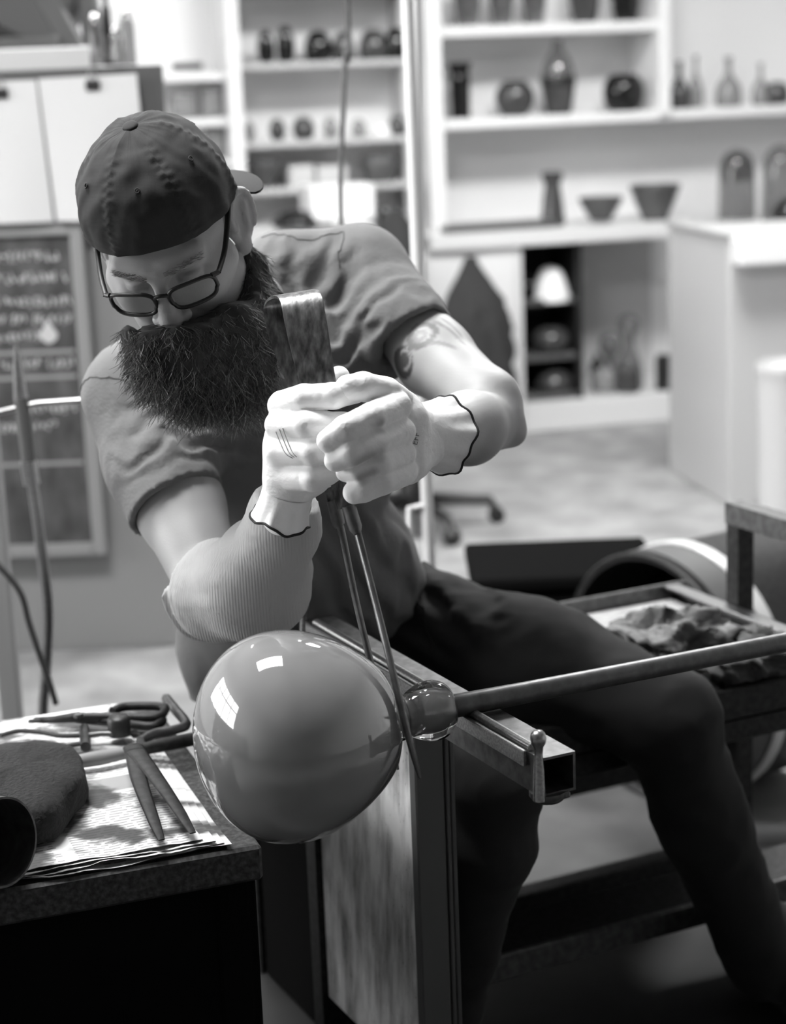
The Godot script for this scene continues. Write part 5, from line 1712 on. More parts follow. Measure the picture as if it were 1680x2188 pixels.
func shirt() -> Field:
	var f := Field.new(Vector3(-0.1795, 0.8814, -2.5487) - Vector3(0.29, 0.37, 0.34), Vector3(-0.1795, 0.8814, -2.5487) + Vector3(0.32, 0.38, 0.3), 0.0045)
	# sleeves, cut at the hem and hollowed
	f.cone(Vector3(-0.0267, 1.1303, -2.6267), Vector3(0.0164, 1.0750, -2.5574), 0.0668, 0.0590, 0.03)
	f.cone(Vector3(0.0164, 1.0750, -2.5574), Vector3(0.0697, 1.0203, -2.4781), 0.0590, 0.0563, 0.03)
	f.cut(Vector3(0.0368, 1.0539, -2.5269), Vector3(0.0694, 1.0105, -2.4758) - Vector3(0.0368, 1.0539, -2.5269), 0.14)
	f.cone(Vector3(0.0297, 1.0627, -2.5392), Vector3(0.0725, 1.0187, -2.4675), 0.0523, 0.0523, 0.002, true)
	f.cone(Vector3(-0.3404, 0.9941, -2.5028), Vector3(-0.3085, 0.9145, -2.4434), 0.0683, 0.0672, 0.03)
	f.cone(Vector3(-0.3085, 0.9145, -2.4434), Vector3(-0.2710, 0.8422, -2.3651), 0.0672, 0.0656, 0.03)
	f.cut(Vector3(-0.2886, 0.8668, -2.3914), Vector3(-0.2323, 0.7852, -2.3212) - Vector3(-0.2886, 0.8668, -2.3914), 0.14)
	f.cone(Vector3(-0.2876, 0.8730, -2.4030), Vector3(-0.2604, 0.8235, -2.3506), 0.0572, 0.0569, 0.002, true)
	# shoulders and trunk
	f.cone(Vector3(-0.1374, 1.1374, -2.6180), Vector3(-0.0397, 1.1362, -2.6383), 0.0653, 0.0644, 0.03)
	f.cone(Vector3(-0.2212, 1.0833, -2.5645), Vector3(-0.3351, 1.0013, -2.5045), 0.0610, 0.0632, 0.04)
	f.cone(Vector3(-0.2195, 0.9813, -2.5512), Vector3(-0.1099, 1.0153, -2.6001), 0.0968, 0.1015, 0.05)
	f.cone(Vector3(-0.1823, 0.8734, -2.5879), Vector3(-0.1029, 0.8924, -2.6128), 0.1155, 0.1064, 0.05)
	f.cone(Vector3(-0.1835, 0.7347, -2.5969), Vector3(-0.0964, 0.7462, -2.6201), 0.1139, 0.1080, 0.06)
	f.cone(Vector3(-0.1905, 0.6465, -2.6381), Vector3(-0.0659, 0.6875, -2.6784), 0.1130, 0.1073, 0.05)
	f.cone(Vector3(-0.2429, 0.7086, -2.6524), Vector3(-0.2623, 0.5809, -2.6743), 0.0767, 0.0572, 0.05)
	f.cone(Vector3(-0.2623, 0.5809, -2.6743), Vector3(-0.2692, 0.5167, -2.6697), 0.0572, 0.0434, 0.04)
	# neck opening
	f.ell(Vector3(-0.1946, 1.1411, -2.4649), Vector3(0.062, 0.05, 0.07), 0.012, Basis(), true)
	# folds pulled across sleeves and belly
	var n := FastNoiseLite.new()
	n.seed = 5
	n.frequency = 9.0
	n.fractal_type = FastNoiseLite.FRACTAL_RIDGED
	n.fractal_octaves = 2
	var la := Vector3(-0.0267, 1.1303, -2.6267)
	var ld := (Vector3(0.0697, 1.0203, -2.4781) - la).normalized()
	var ra := Vector3(-0.3404, 0.9941, -2.5028)
	var rd := (Vector3(-0.2710, 0.8422, -2.3651) - ra).normalized()
	var lp := Vector3(-0.0234, 1.0392, -2.5030)
	var rp := Vector3(-0.2315, 0.9395, -2.3979)
	var hp := Vector3(0.0044, 0.7457, -2.5789)
	var cp := Vector3(-0.1014, 1.1486, -2.5385)
	var fold := func(p: Vector3) -> float:
		var g := 0.0014 * n.get_noise_3d(p.x * 1.5, p.y * 0.8, p.z * 1.5)
		var w := 1.0 - smoothstep(0.06, 0.16, p.distance_to(lp))
		if w > 0.0:
			var q := p - lp
			g += w * 0.0032 * sin(q.dot(ld) * 190.0 + n.get_noise_3dv(p * 0.9) * 5.0 + q.length() * 25.0)
		w = (1.0 - smoothstep(0.05, 0.17, p.distance_to(rp))) * smoothstep(0.175, 0.13, (p - ra).dot(rd))
		if w > 0.0:
			var q := p - rp
			g += w * 0.0034 * sin(q.dot(rd) * 170.0 + n.get_noise_3dv(p * 0.9) * 5.0)
		w = 1.0 - smoothstep(0.04, 0.11, p.distance_to(cp))
		if w > 0.0:
			var q := p - cp
			g += w * 0.0028 * sin(q.x * 150.0 - q.y * 60.0 + n.get_noise_3dv(p * 0.8) * 4.0)
		w = 1.0 - smoothstep(0.08, 0.24, p.distance_to(hp))
		if w > 0.0:
			var q := p - hp
			g += w * 0.004 * sin(q.x * 130.0 + q.y * 70.0 + n.get_noise_3dv(p * 0.6) * 3.0)
		return g
	f.displace(fold)
	f.build()
	return f

func jeans() -> Field:
	var f := Field.new(Vector3(0.1327, 0.3888, -2.5376) - Vector3(0.47, 0.42, 0.4), Vector3(0.1327, 0.3888, -2.5376) + Vector3(0.48, 0.42, 0.42), 0.0072)
	f.cone(Vector3(-0.1869, 0.5394, -2.7263), Vector3(-0.0360, 0.5715, -2.7850), 0.1069, 0.1087, 0.05)
	f.cone(Vector3(-0.1803, 0.5253, -2.7230), Vector3(0.0014, 0.5130, -2.4841), 0.0962, 0.0721, 0.05)
	f.cone(Vector3(0.0014, 0.5130, -2.4841), Vector3(0.1258, 0.5141, -2.2791), 0.0721, 0.0532, 0.04)
	f.cone(Vector3(0.1245, 0.5112, -2.2785), Vector3(0.1119, 0.4230, -2.2889), 0.0520, 0.0527, 0.03)
	f.cone(Vector3(0.1119, 0.4230, -2.2889), Vector3(0.0470, 0.1286, -2.3543), 0.0527, 0.0413, 0.03)
	f.cone(Vector3(-0.0213, 0.5767, -2.7657), Vector3(0.2035, 0.5549, -2.6170), 0.1080, 0.0904, 0.05)
	f.cone(Vector3(0.2035, 0.5549, -2.6170), Vector3(0.3762, 0.5081, -2.5138), 0.0904, 0.0702, 0.04)
	f.cone(Vector3(0.3761, 0.5049, -2.5131), Vector3(0.4313, 0.3370, -2.5461), 0.0689, 0.0626, 0.03)
	f.cone(Vector3(0.4313, 0.3370, -2.5461), Vector3(0.5505, 0.0371, -2.6001), 0.0626, 0.0540, 0.03)
	f.cut(Vector3(0.5508, 0.0441, -2.6017), Vector3(0.1, -1, 0.0), 0.12)
	var n := FastNoiseLite.new()
	n.seed = 15
	n.frequency = 8.0
	n.fractal_type = FastNoiseLite.FRACTAL_RIDGED
	n.fractal_octaves = 2
	var hip := Vector3(0.0367, 0.6350, -2.6970)
	var fold := func(p: Vector3) -> float:
		var g := 0.004 * n.get_noise_3d(p.x, p.y * 1.4, p.z)
		var w := 1.0 - smoothstep(0.05, 0.2, p.distance_to(hip))
		if w > 0.0:
			g += w * 0.006 * sin((p - hip).dot(Vector3(0.5, 0.85, 0.1)) * 150.0 + 2.0 * n.get_noise_3dv(p))
		return g
	f.displace(fold)
	f.build()
	return f

func shoe_left() -> Field:
	return shoe(Vector3(0.5633, 0.0000, -2.6255), Vector3(0.42, 0, 0.85))

func shoe_right() -> Field:
	return shoe(Vector3(0.0415, 0.0000, -2.4040), Vector3(0.3, 0, 0.92))

func shoe(c: Vector3, d: Vector3) -> Field:
	var f := Field.new(c - Vector3(0.14, 0.01, 0.14), c + Vector3(0.2, 0.2, 0.28), 0.006)
	f.cone(c + Vector3(0, 0.046, 0) - d * 0.05, c + Vector3(0, 0.044, 0) + d * 0.10, 0.042, 0.044, 0.03)
	f.cone(c + Vector3(0, 0.044, 0) + d * 0.10, c + Vector3(0, 0.034, 0) + d * 0.19, 0.044, 0.033, 0.03)
	f.cone(c + Vector3(0, 0.05, 0) - d * 0.04, c + Vector3(0, 0.11, 0) - d * 0.03, 0.042, 0.046, 0.03)
	f.cut(c + Vector3(0, 0.003, 0), Vector3.DOWN, 2.0)
	f.build()
	return f

func knit_sleeve() -> Field:
	var f := Field.new(Vector3(-0.1768, 0.8323, -2.2192) - Vector3(0.12, 0.13, 0.17), Vector3(-0.1768, 0.8323, -2.2192) + Vector3(0.11, 0.13, 0.18), 0.0036)
	f.cone(Vector3(-0.2693, 0.7825, -2.3411), Vector3(-0.2219, 0.7808, -2.2791), 0.0581, 0.0614, 0.02)
	f.cone(Vector3(-0.2219, 0.7808, -2.2791), Vector3(-0.1722, 0.8042, -2.2127), 0.0614, 0.0641, 0.02)
	f.cone(Vector3(-0.1722, 0.8042, -2.2127), Vector3(-0.1316, 0.8884, -2.1500), 0.0630, 0.0420, 0.03)
	f.cone(Vector3(-0.1316, 0.8884, -2.1500), Vector3(-0.1201, 0.9460, -2.1428), 0.0420, 0.0350, 0.02)
	f.cut(Vector3(-0.2368, 0.7898, -2.3069), Vector3(-0.2841, 0.8036, -2.3562) - Vector3(-0.2368, 0.7898, -2.3069), 0.12)
	f.cut(Vector3(-0.1254, 0.9238, -2.1377), Vector3(-0.1099, 0.9782, -2.1194) - Vector3(-0.1254, 0.9238, -2.1377), 0.09)
	f.cone(Vector3(-0.2832, 0.7897, -2.3633), Vector3(-0.2278, 0.7851, -2.2955), 0.0537, 0.0534, 0.002, true)
	f.cone(Vector3(-0.1286, 0.9110, -2.1450), Vector3(-0.1168, 0.9639, -2.1367), 0.0319, 0.0316, 0.002, true)
	var a := Vector3(-0.2368, 0.7898, -2.3069)
	var d := (Vector3(-0.1722, 0.8042, -2.2127) - a).normalized()
	var n := FastNoiseLite.new()
	n.seed = 25
	n.frequency = 10.0
	var ribs := func(p: Vector3) -> float:
		var t := (p - a).dot(d)
		var w := 1.0 - smoothstep(0.0, 0.06, t)
		return 0.0040 * exp(-pow((t - 0.005) / 0.005, 2.0)) - 0.0015 * exp(-pow((t - 0.016) / 0.004, 2.0)) + 0.0010 * w * sin(t * 420.0) + 0.003 * n.get_noise_3d(p.x * 0.7, p.y * 2.0, p.z)
	f.displace(ribs)
	f.build()
	return f

func beard_base() -> Field:
	var f := Field.new(Vector3(-0.2252, 1.0826, -2.2564) - Vector3(0.13, 0.12, 0.12), Vector3(-0.2252, 1.0826, -2.2564) + Vector3(0.13, 0.14, 0.12), 0.0042)
	f.cone(Vector3(-0.2782, 1.0999, -2.2091), Vector3(-0.2493, 1.0672, -2.2323), 0.0255, 0.0405, 0.03)
	f.cone(Vector3(-0.2369, 1.0902, -2.2069), Vector3(-0.2252, 1.0593, -2.2408), 0.0411, 0.0395, 0.03)
	f.cone(Vector3(-0.1830, 1.1058, -2.2413), Vector3(-0.1930, 1.0550, -2.2603), 0.0428, 0.0399, 0.03)
	f.cone(Vector3(-0.1652, 1.1882, -2.3116), Vector3(-0.1539, 1.1217, -2.2860), 0.0092, 0.0263, 0.03)
	f.cone(Vector3(-0.1539, 1.1217, -2.2860), Vector3(-0.1766, 1.0556, -2.2707), 0.0263, 0.0343, 0.03)
	f.cone(Vector3(-0.3138, 1.1125, -2.2633), Vector3(-0.2883, 1.0696, -2.2637), 0.0113, 0.0274, 0.03)
	f.cone(Vector3(-0.1769, 1.2231, -2.3094), Vector3(-0.1643, 1.1844, -2.3210), 0.0040, 0.0104, 0.02)
	f.cone(Vector3(-0.1601, 1.1766, -2.3397), Vector3(-0.1404, 1.1138, -2.3457), 0.0140, 0.0270, 0.03)
	# moustache
	f.cone(Vector3(-0.2471, 1.1165, -2.1719), Vector3(-0.2793, 1.1086, -2.1906), 0.0098, 0.0121, 0.015)
	f.cone(Vector3(-0.2400, 1.1163, -2.1718), Vector3(-0.2052, 1.1166, -2.1924), 0.0109, 0.0154, 0.015)
	var n := FastNoiseLite.new()
	n.seed = 33
	n.frequency = 22.0
	var lumps := func(p: Vector3) -> float:
		return 0.006 * n.get_noise_3d(p.x * 1.3, p.y * 0.45, p.z * 1.3)
	f.displace(lumps)
	f.build()
	return f

# grime: spots [from, to, radius, darkest]
func dirt(p: Vector3, spots: Array) -> float:
	var l := 1.0
	for s in spots:
		var q := Geometry3D.get_closest_point_to_segment(p, s[0], s[1])
		l = minf(l, lerpf(s[3], 1.0, smoothstep(0.2, 1.0, p.distance_to(q) / s[2])))
	return l

func glove_right() -> Field:
	var f := Field.new(Vector3(-0.0900, 0.9957, -2.0824) - Vector3(0.085, 0.125, 0.11), Vector3(-0.0900, 0.9957, -2.0824) + Vector3(0.085, 0.105, 0.09), 0.002)
	f.cone(Vector3(-0.1257, 0.9205, -2.0959), Vector3(-0.1107, 0.9961, -2.0846), 0.0269, 0.0297, 0.02)
	f.cone(Vector3(-0.1172, 1.0312, -2.1009), Vector3(-0.1143, 0.9687, -2.0865), 0.0202, 0.0234, 0.02)
	f.cone(Vector3(-0.1096, 1.0007, -2.0887), Vector3(-0.0897, 0.9663, -2.0808), 0.0255, 0.0223, 0.02)
	f.chain([Vector3(-0.1201, 1.0463, -2.0890), Vector3(-0.0939, 1.0593, -2.0561), Vector3(-0.0612, 1.0621, -2.0444), Vector3(-0.0365, 1.0625, -2.0619)], [0.0173, 0.0152, 0.0147, 0.0126], 0.003)
	f.chain([Vector3(-0.1242, 1.0260, -2.0771), Vector3(-0.0920, 1.0322, -2.0395), Vector3(-0.0507, 1.0307, -2.0443)], [0.0168, 0.0152, 0.0131], 0.003)
	f.chain([Vector3(-0.1237, 0.9983, -2.0707), Vector3(-0.0853, 1.0031, -2.0328), Vector3(-0.0493, 1.0019, -2.0428)], [0.0179, 0.0152, 0.0131], 0.003)
	f.chain([Vector3(-0.1189, 0.9694, -2.0712), Vector3(-0.0869, 0.9719, -2.0359), Vector3(-0.0584, 0.9738, -2.0466)], [0.0173, 0.0147, 0.0121], 0.003)
	# thumb laid along the back of the bow
	f.chain([Vector3(-0.1123, 1.0126, -2.1274), Vector3(-0.0931, 1.0464, -2.1660), Vector3(-0.0568, 1.0638, -2.1700)], [0.0168, 0.0147, 0.0126], 0.01)
	var n := FastNoiseLite.new()
	n.seed = 9
	n.frequency = 26.0
	var crumple := func(p: Vector3) -> float:
		return 0.0009 * n.get_noise_3dv(p)
	f.displace(crumple)
	var spots := [[Vector3(-0.1111, 1.0445, -2.0424), Vector3(-0.1039, 1.0469, -2.0327), 0.0114, 0.4], [Vector3(-0.0724, 1.0494, -2.0178), Vector3(-0.0520, 1.0507, -2.0233), 0.0114, 0.4], [Vector3(-0.0941, 1.0243, -2.0172), Vector3(-0.0914, 1.0232, -2.0118), 0.0114, 0.5], [Vector3(-0.0806, 0.9973, -2.0058), Vector3(-0.0776, 0.9957, -2.0055), 0.0133, 0.5], [Vector3(-0.0750, 0.9886, -2.0090), Vector3(-0.0518, 0.9918, -2.0097), 0.0133, 0.6]]
	var shade := func(p: Vector3, _nn: Vector3) -> Color:
		var l := dirt(p, spots) * (0.97 + 0.04 * n.get_noise_3dv(p * 0.4))
		return Color(l, l, l)
	f.build(shade)
	return f

func glove_left() -> Field:
	var f := Field.new(Vector3(-0.0177, 1.0111, -2.0860) - Vector3(0.085, 0.11, 0.12), Vector3(-0.0177, 1.0111, -2.0860) + Vector3(0.08, 0.09, 0.11), 0.002)
	f.cone(Vector3(0.0447, 0.9950, -2.1592), Vector3(0.0154, 1.0123, -2.1017), 0.0318, 0.0288, 0.02)
	f.cone(Vector3(0.0158, 1.0271, -2.0948), Vector3(0.0171, 0.9768, -2.0883), 0.0223, 0.0234, 0.02)
	f.cone(Vector3(0.0329, 0.9858, -2.1366), Vector3(0.0139, 0.9769, -2.0884), 0.0304, 0.0224, 0.02)
	f.cone(Vector3(0.0184, 0.9728, -2.1079), Vector3(0.0278, 0.9626, -2.1158), 0.0183, 0.0130, 0.01)
	f.chain([Vector3(0.0077, 1.0433, -2.0708), Vector3(-0.0191, 1.0412, -2.0231), Vector3(-0.0473, 1.0328, -2.0007), Vector3(-0.0674, 1.0187, -2.0056)], [0.0179, 0.0158, 0.0152, 0.0131], 0.0025)
	f.chain([Vector3(0.0118, 1.0161, -2.0615), Vector3(-0.0150, 1.0144, -2.0149), Vector3(-0.0433, 1.0065, -1.9967), Vector3(-0.0606, 0.9975, -2.0038)], [0.0173, 0.0152, 0.0144, 0.0126], 0.0025)
	f.chain([Vector3(0.0119, 0.9912, -2.0578), Vector3(-0.0123, 0.9901, -2.0154), Vector3(-0.0367, 0.9843, -2.0100), Vector3(-0.0509, 0.9803, -2.0193)], [0.0163, 0.0142, 0.0126, 0.0105], 0.0025)
	f.chain([Vector3(0.0133, 0.9701, -2.0611), Vector3(-0.0116, 0.9681, -2.0196), Vector3(-0.0319, 0.9628, -2.0091), Vector3(-0.0418, 0.9597, -2.0105)], [0.0168, 0.0147, 0.0142, 0.0131], 0.0025)
	# thumb over the index finger of the other hand
	f.chain([Vector3(0.0194, 1.0354, -2.1019), Vector3(-0.0027, 1.0588, -2.0765), Vector3(-0.0284, 1.0698, -2.0534), Vector3(-0.0438, 1.0702, -2.0483)], [0.0189, 0.0168, 0.0163, 0.0147], 0.003)
	var n := FastNoiseLite.new()
	n.seed = 19
	n.frequency = 26.0
	var crumple := func(p: Vector3) -> float:
		return 0.001 * n.get_noise_3dv(p)
	f.displace(crumple)
	var spots := [[Vector3(-0.0264, 1.0746, -2.0237), Vector3(-0.0216, 1.0664, -2.0218), 0.0204, 0.45], [Vector3(-0.0542, 1.0513, -2.0029), Vector3(-0.0287, 1.0569, -2.0247), 0.0102, 0.5], [Vector3(-0.0167, 1.0344, -1.9887), Vector3(-0.0066, 1.0338, -2.0091), 0.0119, 0.5], [Vector3(-0.0349, 1.0227, -1.9860), Vector3(-0.0168, 1.0319, -1.9882), 0.0068, 0.75], [Vector3(-0.0359, 0.9986, -1.9907), Vector3(-0.0104, 1.0016, -1.9966), 0.0119, 0.5], [Vector3(-0.0343, 0.9767, -1.9959), Vector3(-0.0188, 0.9826, -1.9973), 0.0102, 0.5]]
	var shade := func(p: Vector3, _nn: Vector3) -> Color:
		var l := dirt(p, spots) * (0.97 + 0.04 * n.get_noise_3dv(p * 0.4))
		return Color(l, l, l)
	f.build(shade)
	return f

# a ruffled cuff: rings from the wrist to its end, with a dark trim round the edge
func cuff(glove: Node, a: Vector3, b: Vector3, ra: float, rb: float, tall: float, up: Vector3) -> void:
	var t := (b - a).normalized()
	var s := t.cross(up).normalized()
	var u := s.cross(t)
	var rows := []
	var ring := []
	var last := []
	for i in 9:
		var w := i / 8.0
		var row := []
		for j in 72:
			var g := TAU * j / 72.0
			var r: float = lerpf(ra, rb, w) * (1.0 + 0.035 * w * sin(g * 11.0) + 0.03 * w * sin(g * 5.0 + 1.0) - 0.06 * sin(PI * w))
			row.append(a.lerp(b, w) + s * cos(g) * r + u * sin(g) * r * tall + t * 0.004 * w * sin(g * 4.0))
		rows.append(row)
		last = row
	var inner := []
	for row in rows:
		var q := []
		var mid := Vector3.ZERO
		for p: Vector3 in row:
			mid += p / 72.0
		for p: Vector3 in row:
			q.append(p.move_toward(mid, 0.0016))
		inner.append(q)
	var mb := MB.new()
	mb.sheet(rows, true, false)
	mb.sheet(inner, true, true)
	var c := part("cuff", mb.mesh(), M.glove_plain, glove, true)
	for p: Vector3 in last:
		ring.append(p)
	part("trim", MB.new().tube(ring, 0.0017, 6, false, true).mesh(), M.trim_black, c, true)

func gloves(p: Node3D) -> void:
	var r := part("glove", fields.glove_right.mesh(), M.glove_leather, p, true)
	r.set_meta("label", "white work glove on the right hand, under the other hand")
	cuff(r, Vector3(-0.1188, 0.9470, -2.0917), Vector3(-0.1296, 0.9114, -2.0999), 0.0297, 0.0336, 1.0, Vector3(0, 0, 1))
	var l := part("glove", fields.glove_left.mesh(), M.glove_leather, p, true)
	l.set_meta("label", "white work glove on the left hand, clasped over the other")
	cuff(l, Vector3(0.0251, 1.0002, -2.1296), Vector3(0.0621, 0.9880, -2.1781), 0.0360, 0.0462, 1.0, Vector3.UP)
	# stitched darts on the back of the right glove
	for k in 3:
		var x := 572.0 + k * 8.0
		var a := [Vector3(-0.1380, 1.0183, -2.0445), Vector3(-0.1338, 1.0233, -2.0395), Vector3(-0.1293, 1.0274, -2.0364)][k] as Vector3
		var b := [Vector3(-0.1207, 0.9879, -2.0211), Vector3(-0.1169, 0.9912, -2.0198), Vector3(-0.1131, 0.9945, -2.0185)][k] as Vector3
		var m := a.lerp(b, 0.5) + Vector3(0, 0, 0.004)
		part("stitched_dart", MB.new().tube(curve([stick(fields.glove_right, a), stick(fields.glove_right, m), stick(fields.glove_right, b)], 4), 0.0006, 6).mesh(), M.mid_grey, r, true)
	# small printed letters near the wrist of the left glove
	var tm := TextMesh.new()
	tm.text = "EFF"
	var fnt := SystemFont.new()
	fnt.font_names = PackedStringArray(["Droid Sans"])
	tm.font = fnt
	tm.font_size = 16
	tm.pixel_size = 0.0006
	tm.depth = 0.0006
	var o := MeshInstance3D.new()
	o.name = "printed_letters"
	o.mesh = tm
	o.set_surface_override_material(0, M.mid_grey)
	l.add_child(o)
	var at := Vector3(0.0264, 1.0061, -2.0746)
	var z := (Vector3(0, 1.4, 0) - at).normalized()
	var x := (Vector3(0.0301, 1.0189, -2.0775) - Vector3(0.0239, 0.9960, -2.0722)).normalized()
	var y := z.cross(x).normalized()
	o.transform = l.global_transform.affine_inverse() * Transform3D(Basis(x, y, x.cross(y)), stick(fields.glove_left, at) + z * 0.0005)

# the nearest mesh vertex of a field
func stick(f: Field, p: Vector3) -> Vector3:
	var best := p
	var least := 1.0
	for q in f.v:
		var e := q.distance_squared_to(p)
		if e < least:
			least = e
			best = q
	return best

func seams(tee: Node3D) -> void:
	# the shoulder seam and the two armhole seams
	var f: Field = fields.shirt
	var lines := [[Vector3(-0.1722, 1.2009, -2.6019), Vector3(-0.1330, 1.2002, -2.5915), Vector3(-0.1070, 1.1957, -2.5802), Vector3(-0.0816, 1.1989, -2.5912), Vector3(-0.0528, 1.2002, -2.6017)], [Vector3(-0.0528, 1.2002, -2.6017), Vector3(-0.0610, 1.1832, -2.5568), Vector3(-0.0616, 1.1625, -2.5417)], [Vector3(-0.4049, 0.9965, -2.5034), Vector3(-0.3837, 1.0202, -2.4781), Vector3(-0.3513, 1.0255, -2.4485), Vector3(-0.3184, 1.0125, -2.4250), Vector3(-0.2824, 0.9932, -2.4205)]]
	for ln in lines:
		var pts := []
		for q: Vector3 in curve(ln, 8):
			var s := stick(f, q)
			if pts.is_empty() or s.distance_to(pts[-1]) > 0.003:
				pts.append(s)
		part("seam", MB.new().tube(pts, 0.0012, 6).mesh(), M.tshirt_seam, tee, true)

func cap_point(phi: float, t: float, out := 0.0) -> Vector3:
	# phi 0 faces forward and turns to the wearer's left; t runs from the edge to the button
	var th := t * PI * 0.5
	var c := cos(phi)
	var edge := 0.034 + 0.024 * c - 0.010 * pow(maxf(0.0, -c), 2.0) - 0.002 * cos(phi * 2.0)
	var rx := 0.0915
	var rz := 0.101 if c > 0.0 else 0.110
	var g := pow(cos(th), 0.82) * (1.0 + 0.085 * sin(minf(th * 2.3, PI)))
	var y := edge + (0.152 - edge) * pow(sin(th), 1.15)
	var zc := lerpf(-0.014, -0.030, t)
	var d := Vector3(sin(phi) * rx, 0, c * rz)
	var p := Vector3(d.x * g, y, zc + d.z * g)
	var nn := Vector3(sin(phi) * cos(th), 0.25 + sin(th), c * cos(th)).normalized()
	return p + nn * out

func cap(p: Node3D) -> void:
	var nz := FastNoiseLite.new()
	nz.seed = 6
	nz.frequency = 22.0
	nz.fractal_octaves = 2
	var rows := []
	var low := []
	for i in 61:
		var t := i / 60.0
		var row := []
		var under := []
		for j in 240:
			var phi := TAU * j / 240.0
			var k := fposmod(phi - 0.60 + PI / 6.0, PI / 3.0) - PI / 6.0
			var arc := k * cos(t * PI * 0.5) * 0.09
			var seam := exp(-pow(arc / 0.0045, 2.0))
			var q := cap_point(phi, t)
			var pucker := 0.0007 * sin(t * 95.0 + signf(arc) * 1.2) * exp(-pow((absf(arc) - 0.003) / 0.004, 2.0)) * smoothstep(0.95, 0.6, t)
			var out := 0.0012 * seam + pucker + 0.0035 * nz.get_noise_3d(q.x, q.y * 0.6, q.z) + 0.0018 * smoothstep(0.55, 0.95, t) * sin(phi * 13.0 + nz.get_noise_2d(phi * 0.1, 0.0) * 4.0) * (1.0 - t)
			if t < 0.10:
				out += 0.0008
			row.append(HX * cap_point(phi, t, out))
			under.append(HX * cap_point(phi, t, -0.003))
		rows.append(row)
		low.append(under)
	var mb := MB.new()
	mb.sheet(rows, true, false)
	mb.sheet(low, true, true)
	mb.sheet([low[0], rows[0]], true, false)
	var c := part("cap", mb.mesh(), M.cap_cotton, p, true)
	c.set_meta("label", "dark cotton baseball cap worn backwards")
	var b := Transform3D(HX.basis, HX * (cap_point(0.0, 1.0) + Vector3(0, -0.001, 0)))
	part("button", MB.new().lathe(b, curve2([Vector2(0.0095, -0.002), Vector2(0.0095, 0.002), Vector2(0.007, 0.0045), Vector2(0, 0.0055)], 3), 20).mesh(), M.cap_cotton, c, true)
	for k in 6:
		var phi := 0.60 + PI / 6.0 + k * PI / 3.0
		var ring := []
		var mid := cap_point(phi, 0.52, 0.001)
		var e1 := (cap_point(phi + 0.05, 0.52, 0.001) - mid).normalized()
		var e2 := (cap_point(phi, 0.56, 0.001) - mid).normalized()
		for j in 12:
			var a := TAU * j / 12.0
			ring.append(HX * (mid + (e1 * cos(a) + e2 * sin(a)) * 0.0028))
		part("eyelet", MB.new().tube(ring, 0.0009, 6, false, true).mesh(), M.cap_cotton, c, true)
	# the peak points backwards
	var brim := []
	var brim2 := []
	for i in 13:
		var w := i / 12.0
		var row := []
		var row2 := []
		for j in 25:
			var v := j / 24.0 * 2.0 - 1.0
			var phi := PI - 0.42 - v * 0.92
			var e := cap_point(phi, 0.0)
			var reach: float = 0.068 * sqrt(maxf(0.0, 1.0 - v * v * 0.96))
			var q := e + Vector3(sin(phi) * 0.75, -0.55 - 0.2 * v * v, cos(phi)).normalized() * reach * w
			row.append(HX * (q + Vector3(0, 0.0015, 0)))
			row2.append(HX * (q - Vector3(0, 0.0015, 0)))
		brim.append(row)
		brim2.append(row2)
	var bm := MB.new()
	bm.sheet(brim, false, true)
	bm.sheet(brim2, false, false)
	part("peak", bm.mesh(), M.cap_cotton, c, true)

func spectacles(p: Node3D) -> void:
	var g := Node3D.new()
	g.name = "spectacles"
	p.add_child(g)
	g.transform = p.global_transform.affine_inverse() * HX
	g.set_meta("label", "black rectangular spectacles low on the nose")
	var fr := MB.new()
	var wrap := func(x: float, y: float) -> Vector3:
		return Vector3(x, y, 0.1125 - 4.2 * x * x + 0.12 * (y - 0.004))
	for s in [-1.0, 1.0]:
		var loop := []
		var face := []
		for k in 48:
			var a := TAU * k / 48.0
			var cx := signf(cos(a)) * pow(absf(cos(a)), 0.55)
			var cy := signf(sin(a)) * pow(absf(sin(a)), 0.62)
			var yy: float = 0.003 + cy * (0.0165 if cy > 0.0 else 0.018)
			loop.append(wrap.call(s * (0.0365 + cx * 0.0275 * (1.0 if cy > -0.3 else 0.94)), yy))
			face.append(wrap.call(s * (0.0365 + cx * 0.0265), yy * 0.96))
		fr.tube(loop, 0.0026, 8, false, true)
		var lens := MB.new()
		var mid: Vector3 = wrap.call(s * 0.0365, 0.003)
		for d in [0.0004, -0.0004]:
			var first := lens.v.size()
			lens.vert(mid + Vector3(0, 0, d), Vector3(0, 0, signf(d)))
			for q: Vector3 in face:
				lens.vert(q + Vector3(0, 0, d), Vector3(0, 0, signf(d)))
			for k in 48:
				if (d > 0.0) == true:
					lens.tri(first, first + 1 + (k + 1) % 48, first + 1 + k)
				else:
					lens.tri(first, first + 1 + k, first + 1 + (k + 1) % 48)
		part("lens", lens.mesh(), M.spectacle_lens, g)
		var hinge: Vector3 = wrap.call(s * 0.066, 0.013)
		fr.tube([wrap.call(s * 0.062, 0.016), hinge + Vector3(s * 0.003, 0, -0.004)], 0.003, 8)
		part("temple", MB.new().tube(curve([hinge + Vector3(s * 0.003, 0, -0.003), Vector3(s * 0.0775, 0.019, 0.055), Vector3(s * 0.0825, 0.032, 0.0), Vector3(s * 0.080, 0.030, -0.022), Vector3(s * 0.076, 0.010, -0.040)], 5), 0.0036, 8, true, false, 0.5, Vector3.UP).mesh(), M.spectacle_frame, g)
	fr.tube(curve([wrap.call(-0.0095, 0.011), wrap.call(0.0, 0.0145) + Vector3(0, 0, 0.002), wrap.call(0.0095, 0.011)], 5), 0.0024, 8)
	part("frame", fr.mesh(), M.spectacle_frame, g)

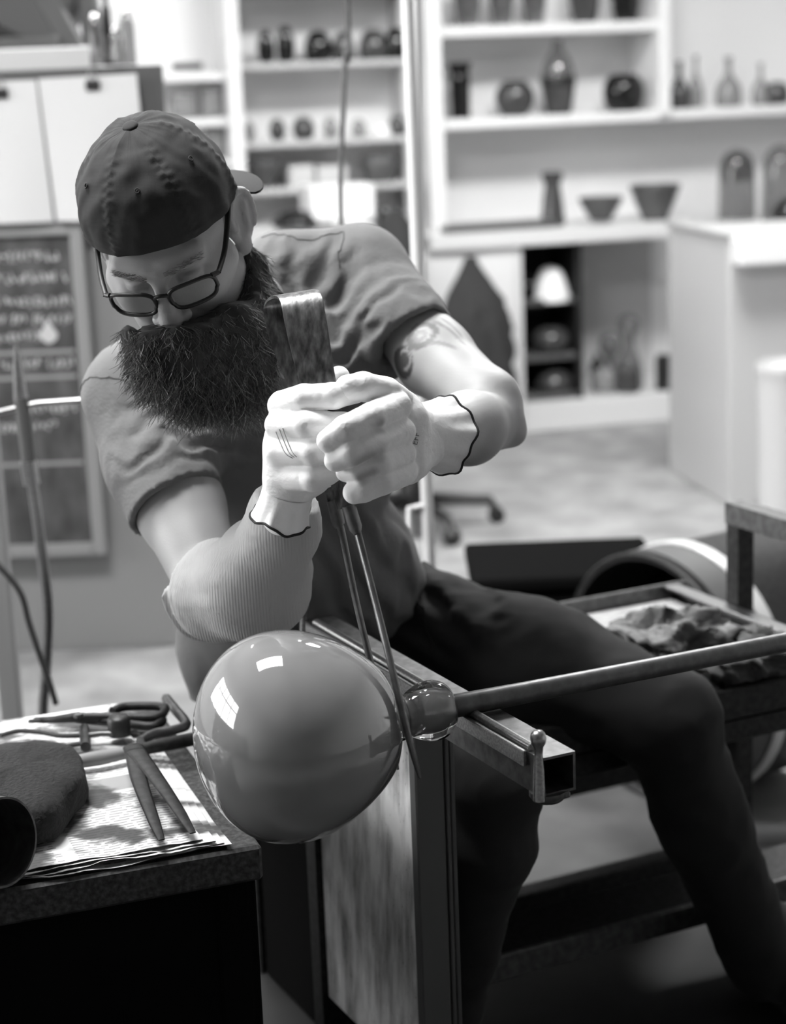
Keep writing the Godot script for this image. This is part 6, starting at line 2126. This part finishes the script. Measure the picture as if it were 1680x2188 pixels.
func beard(p: Node3D) -> void:
	var f: Field = fields.beard
	var b := part("beard", f.mesh(), M.beard_base, p, true)
	b.set_meta("label", "long full dark beard and moustache")
	var r := RandomNumberGenerator.new()
	r.seed = 99
	var curl := FastNoiseLite.new()
	curl.seed = 44
	curl.frequency = 22.0
	var mb := MB.new()
	var low := Vector3(-0.2276, 1.0218, -2.2424).y
	var top := Vector3(-0.2244, 1.1047, -2.2615).y
	var tries := 0
	var made := 0
	while made < 6500 and tries < 20000:
		tries += 1
		var i := r.randi_range(0, f.v.size() - 1)
		var n := f.nrm[i]
		if n.z < -0.3:
			continue
		made += 1
		var q := f.v[i] - n * 0.002
		var lower := smoothstep(top, low, q.y)
		var ln := r.randf_range(0.014, 0.028) + lower * r.randf_range(0.0, 0.022)
		var down := Vector3(0, -1, 0.12)
		down = (down - n * minf(down.dot(n), 0.0)).normalized()
		var dir := (n * 0.35 + down).normalized()
		var pts := [q]
		var off := r.randf() * 1.2
		for k in 6:
			var c := Vector3(curl.get_noise_3d(q.x, q.y, q.z + off), 0.3 * curl.get_noise_3d(q.x + 5.0, q.y, q.z + off), curl.get_noise_3d(q.x, q.y + 5.0, q.z + off))
			dir = (dir + c * 1.3 + Vector3(0, -0.22, 0)).normalized()
			q += dir * ln / 6.0
			pts.append(q)
		var l := r.randf_range(0.025, 0.10)
		if r.randf() < 0.08 + 0.12 * lower:
			l = r.randf_range(0.12, 0.38)
		mb.tint = Color(l, l, l)
		mb.tube(pts, [0.00034, 0.00038, 0.00038, 0.00036, 0.0003, 0.00024, 0.0001], 3, false)
	# brows
	for s in [-1.0, 1.0]:
		for k in 70:
			var u := r.randf()
			var a := Vector3(s * lerpf(0.010, 0.050, u), 0.033 + 0.003 * sin(u * 2.8) + r.randf_range(-0.004, 0.004), lerpf(0.1035, 0.079, u * u * 0.6 + u * 0.4))
			var e := a + Vector3(s * 0.008, 0.001 - 0.002 * u, -0.001 - 0.002 * u) + Vector3(0, r.randf_range(-0.002, 0.002), 0.0015)
			var l := r.randf_range(0.08, 0.25)
			mb.tint = Color(l, l, l)
			mb.tube([HX * a, HX * (a.lerp(e, 0.5) + Vector3(0, 0, 0.0012)), HX * e], [0.0003, 0.0003, 0.00012], 3, false)
	var h := part("strands", mb.mesh(), M.beard_hair, b, true)
	h.set_meta("kind", "stuff")
	# ear tunnel in the left lobe
	var c := HX * (Vector3(0.0845, -0.037, -0.013))
	var ring := []
	for k in 20:
		var a := TAU * k / 20.0
		ring.append(c + HX.basis * (Basis(Vector3(0, 1, 0), -0.62) * Vector3(0.002, sin(a) * 0.0065, cos(a) * 0.0065)))
	part("ear_tunnel", MB.new().tube(ring, 0.0016, 8, false, true).mesh(), M.bare_steel, p, true)
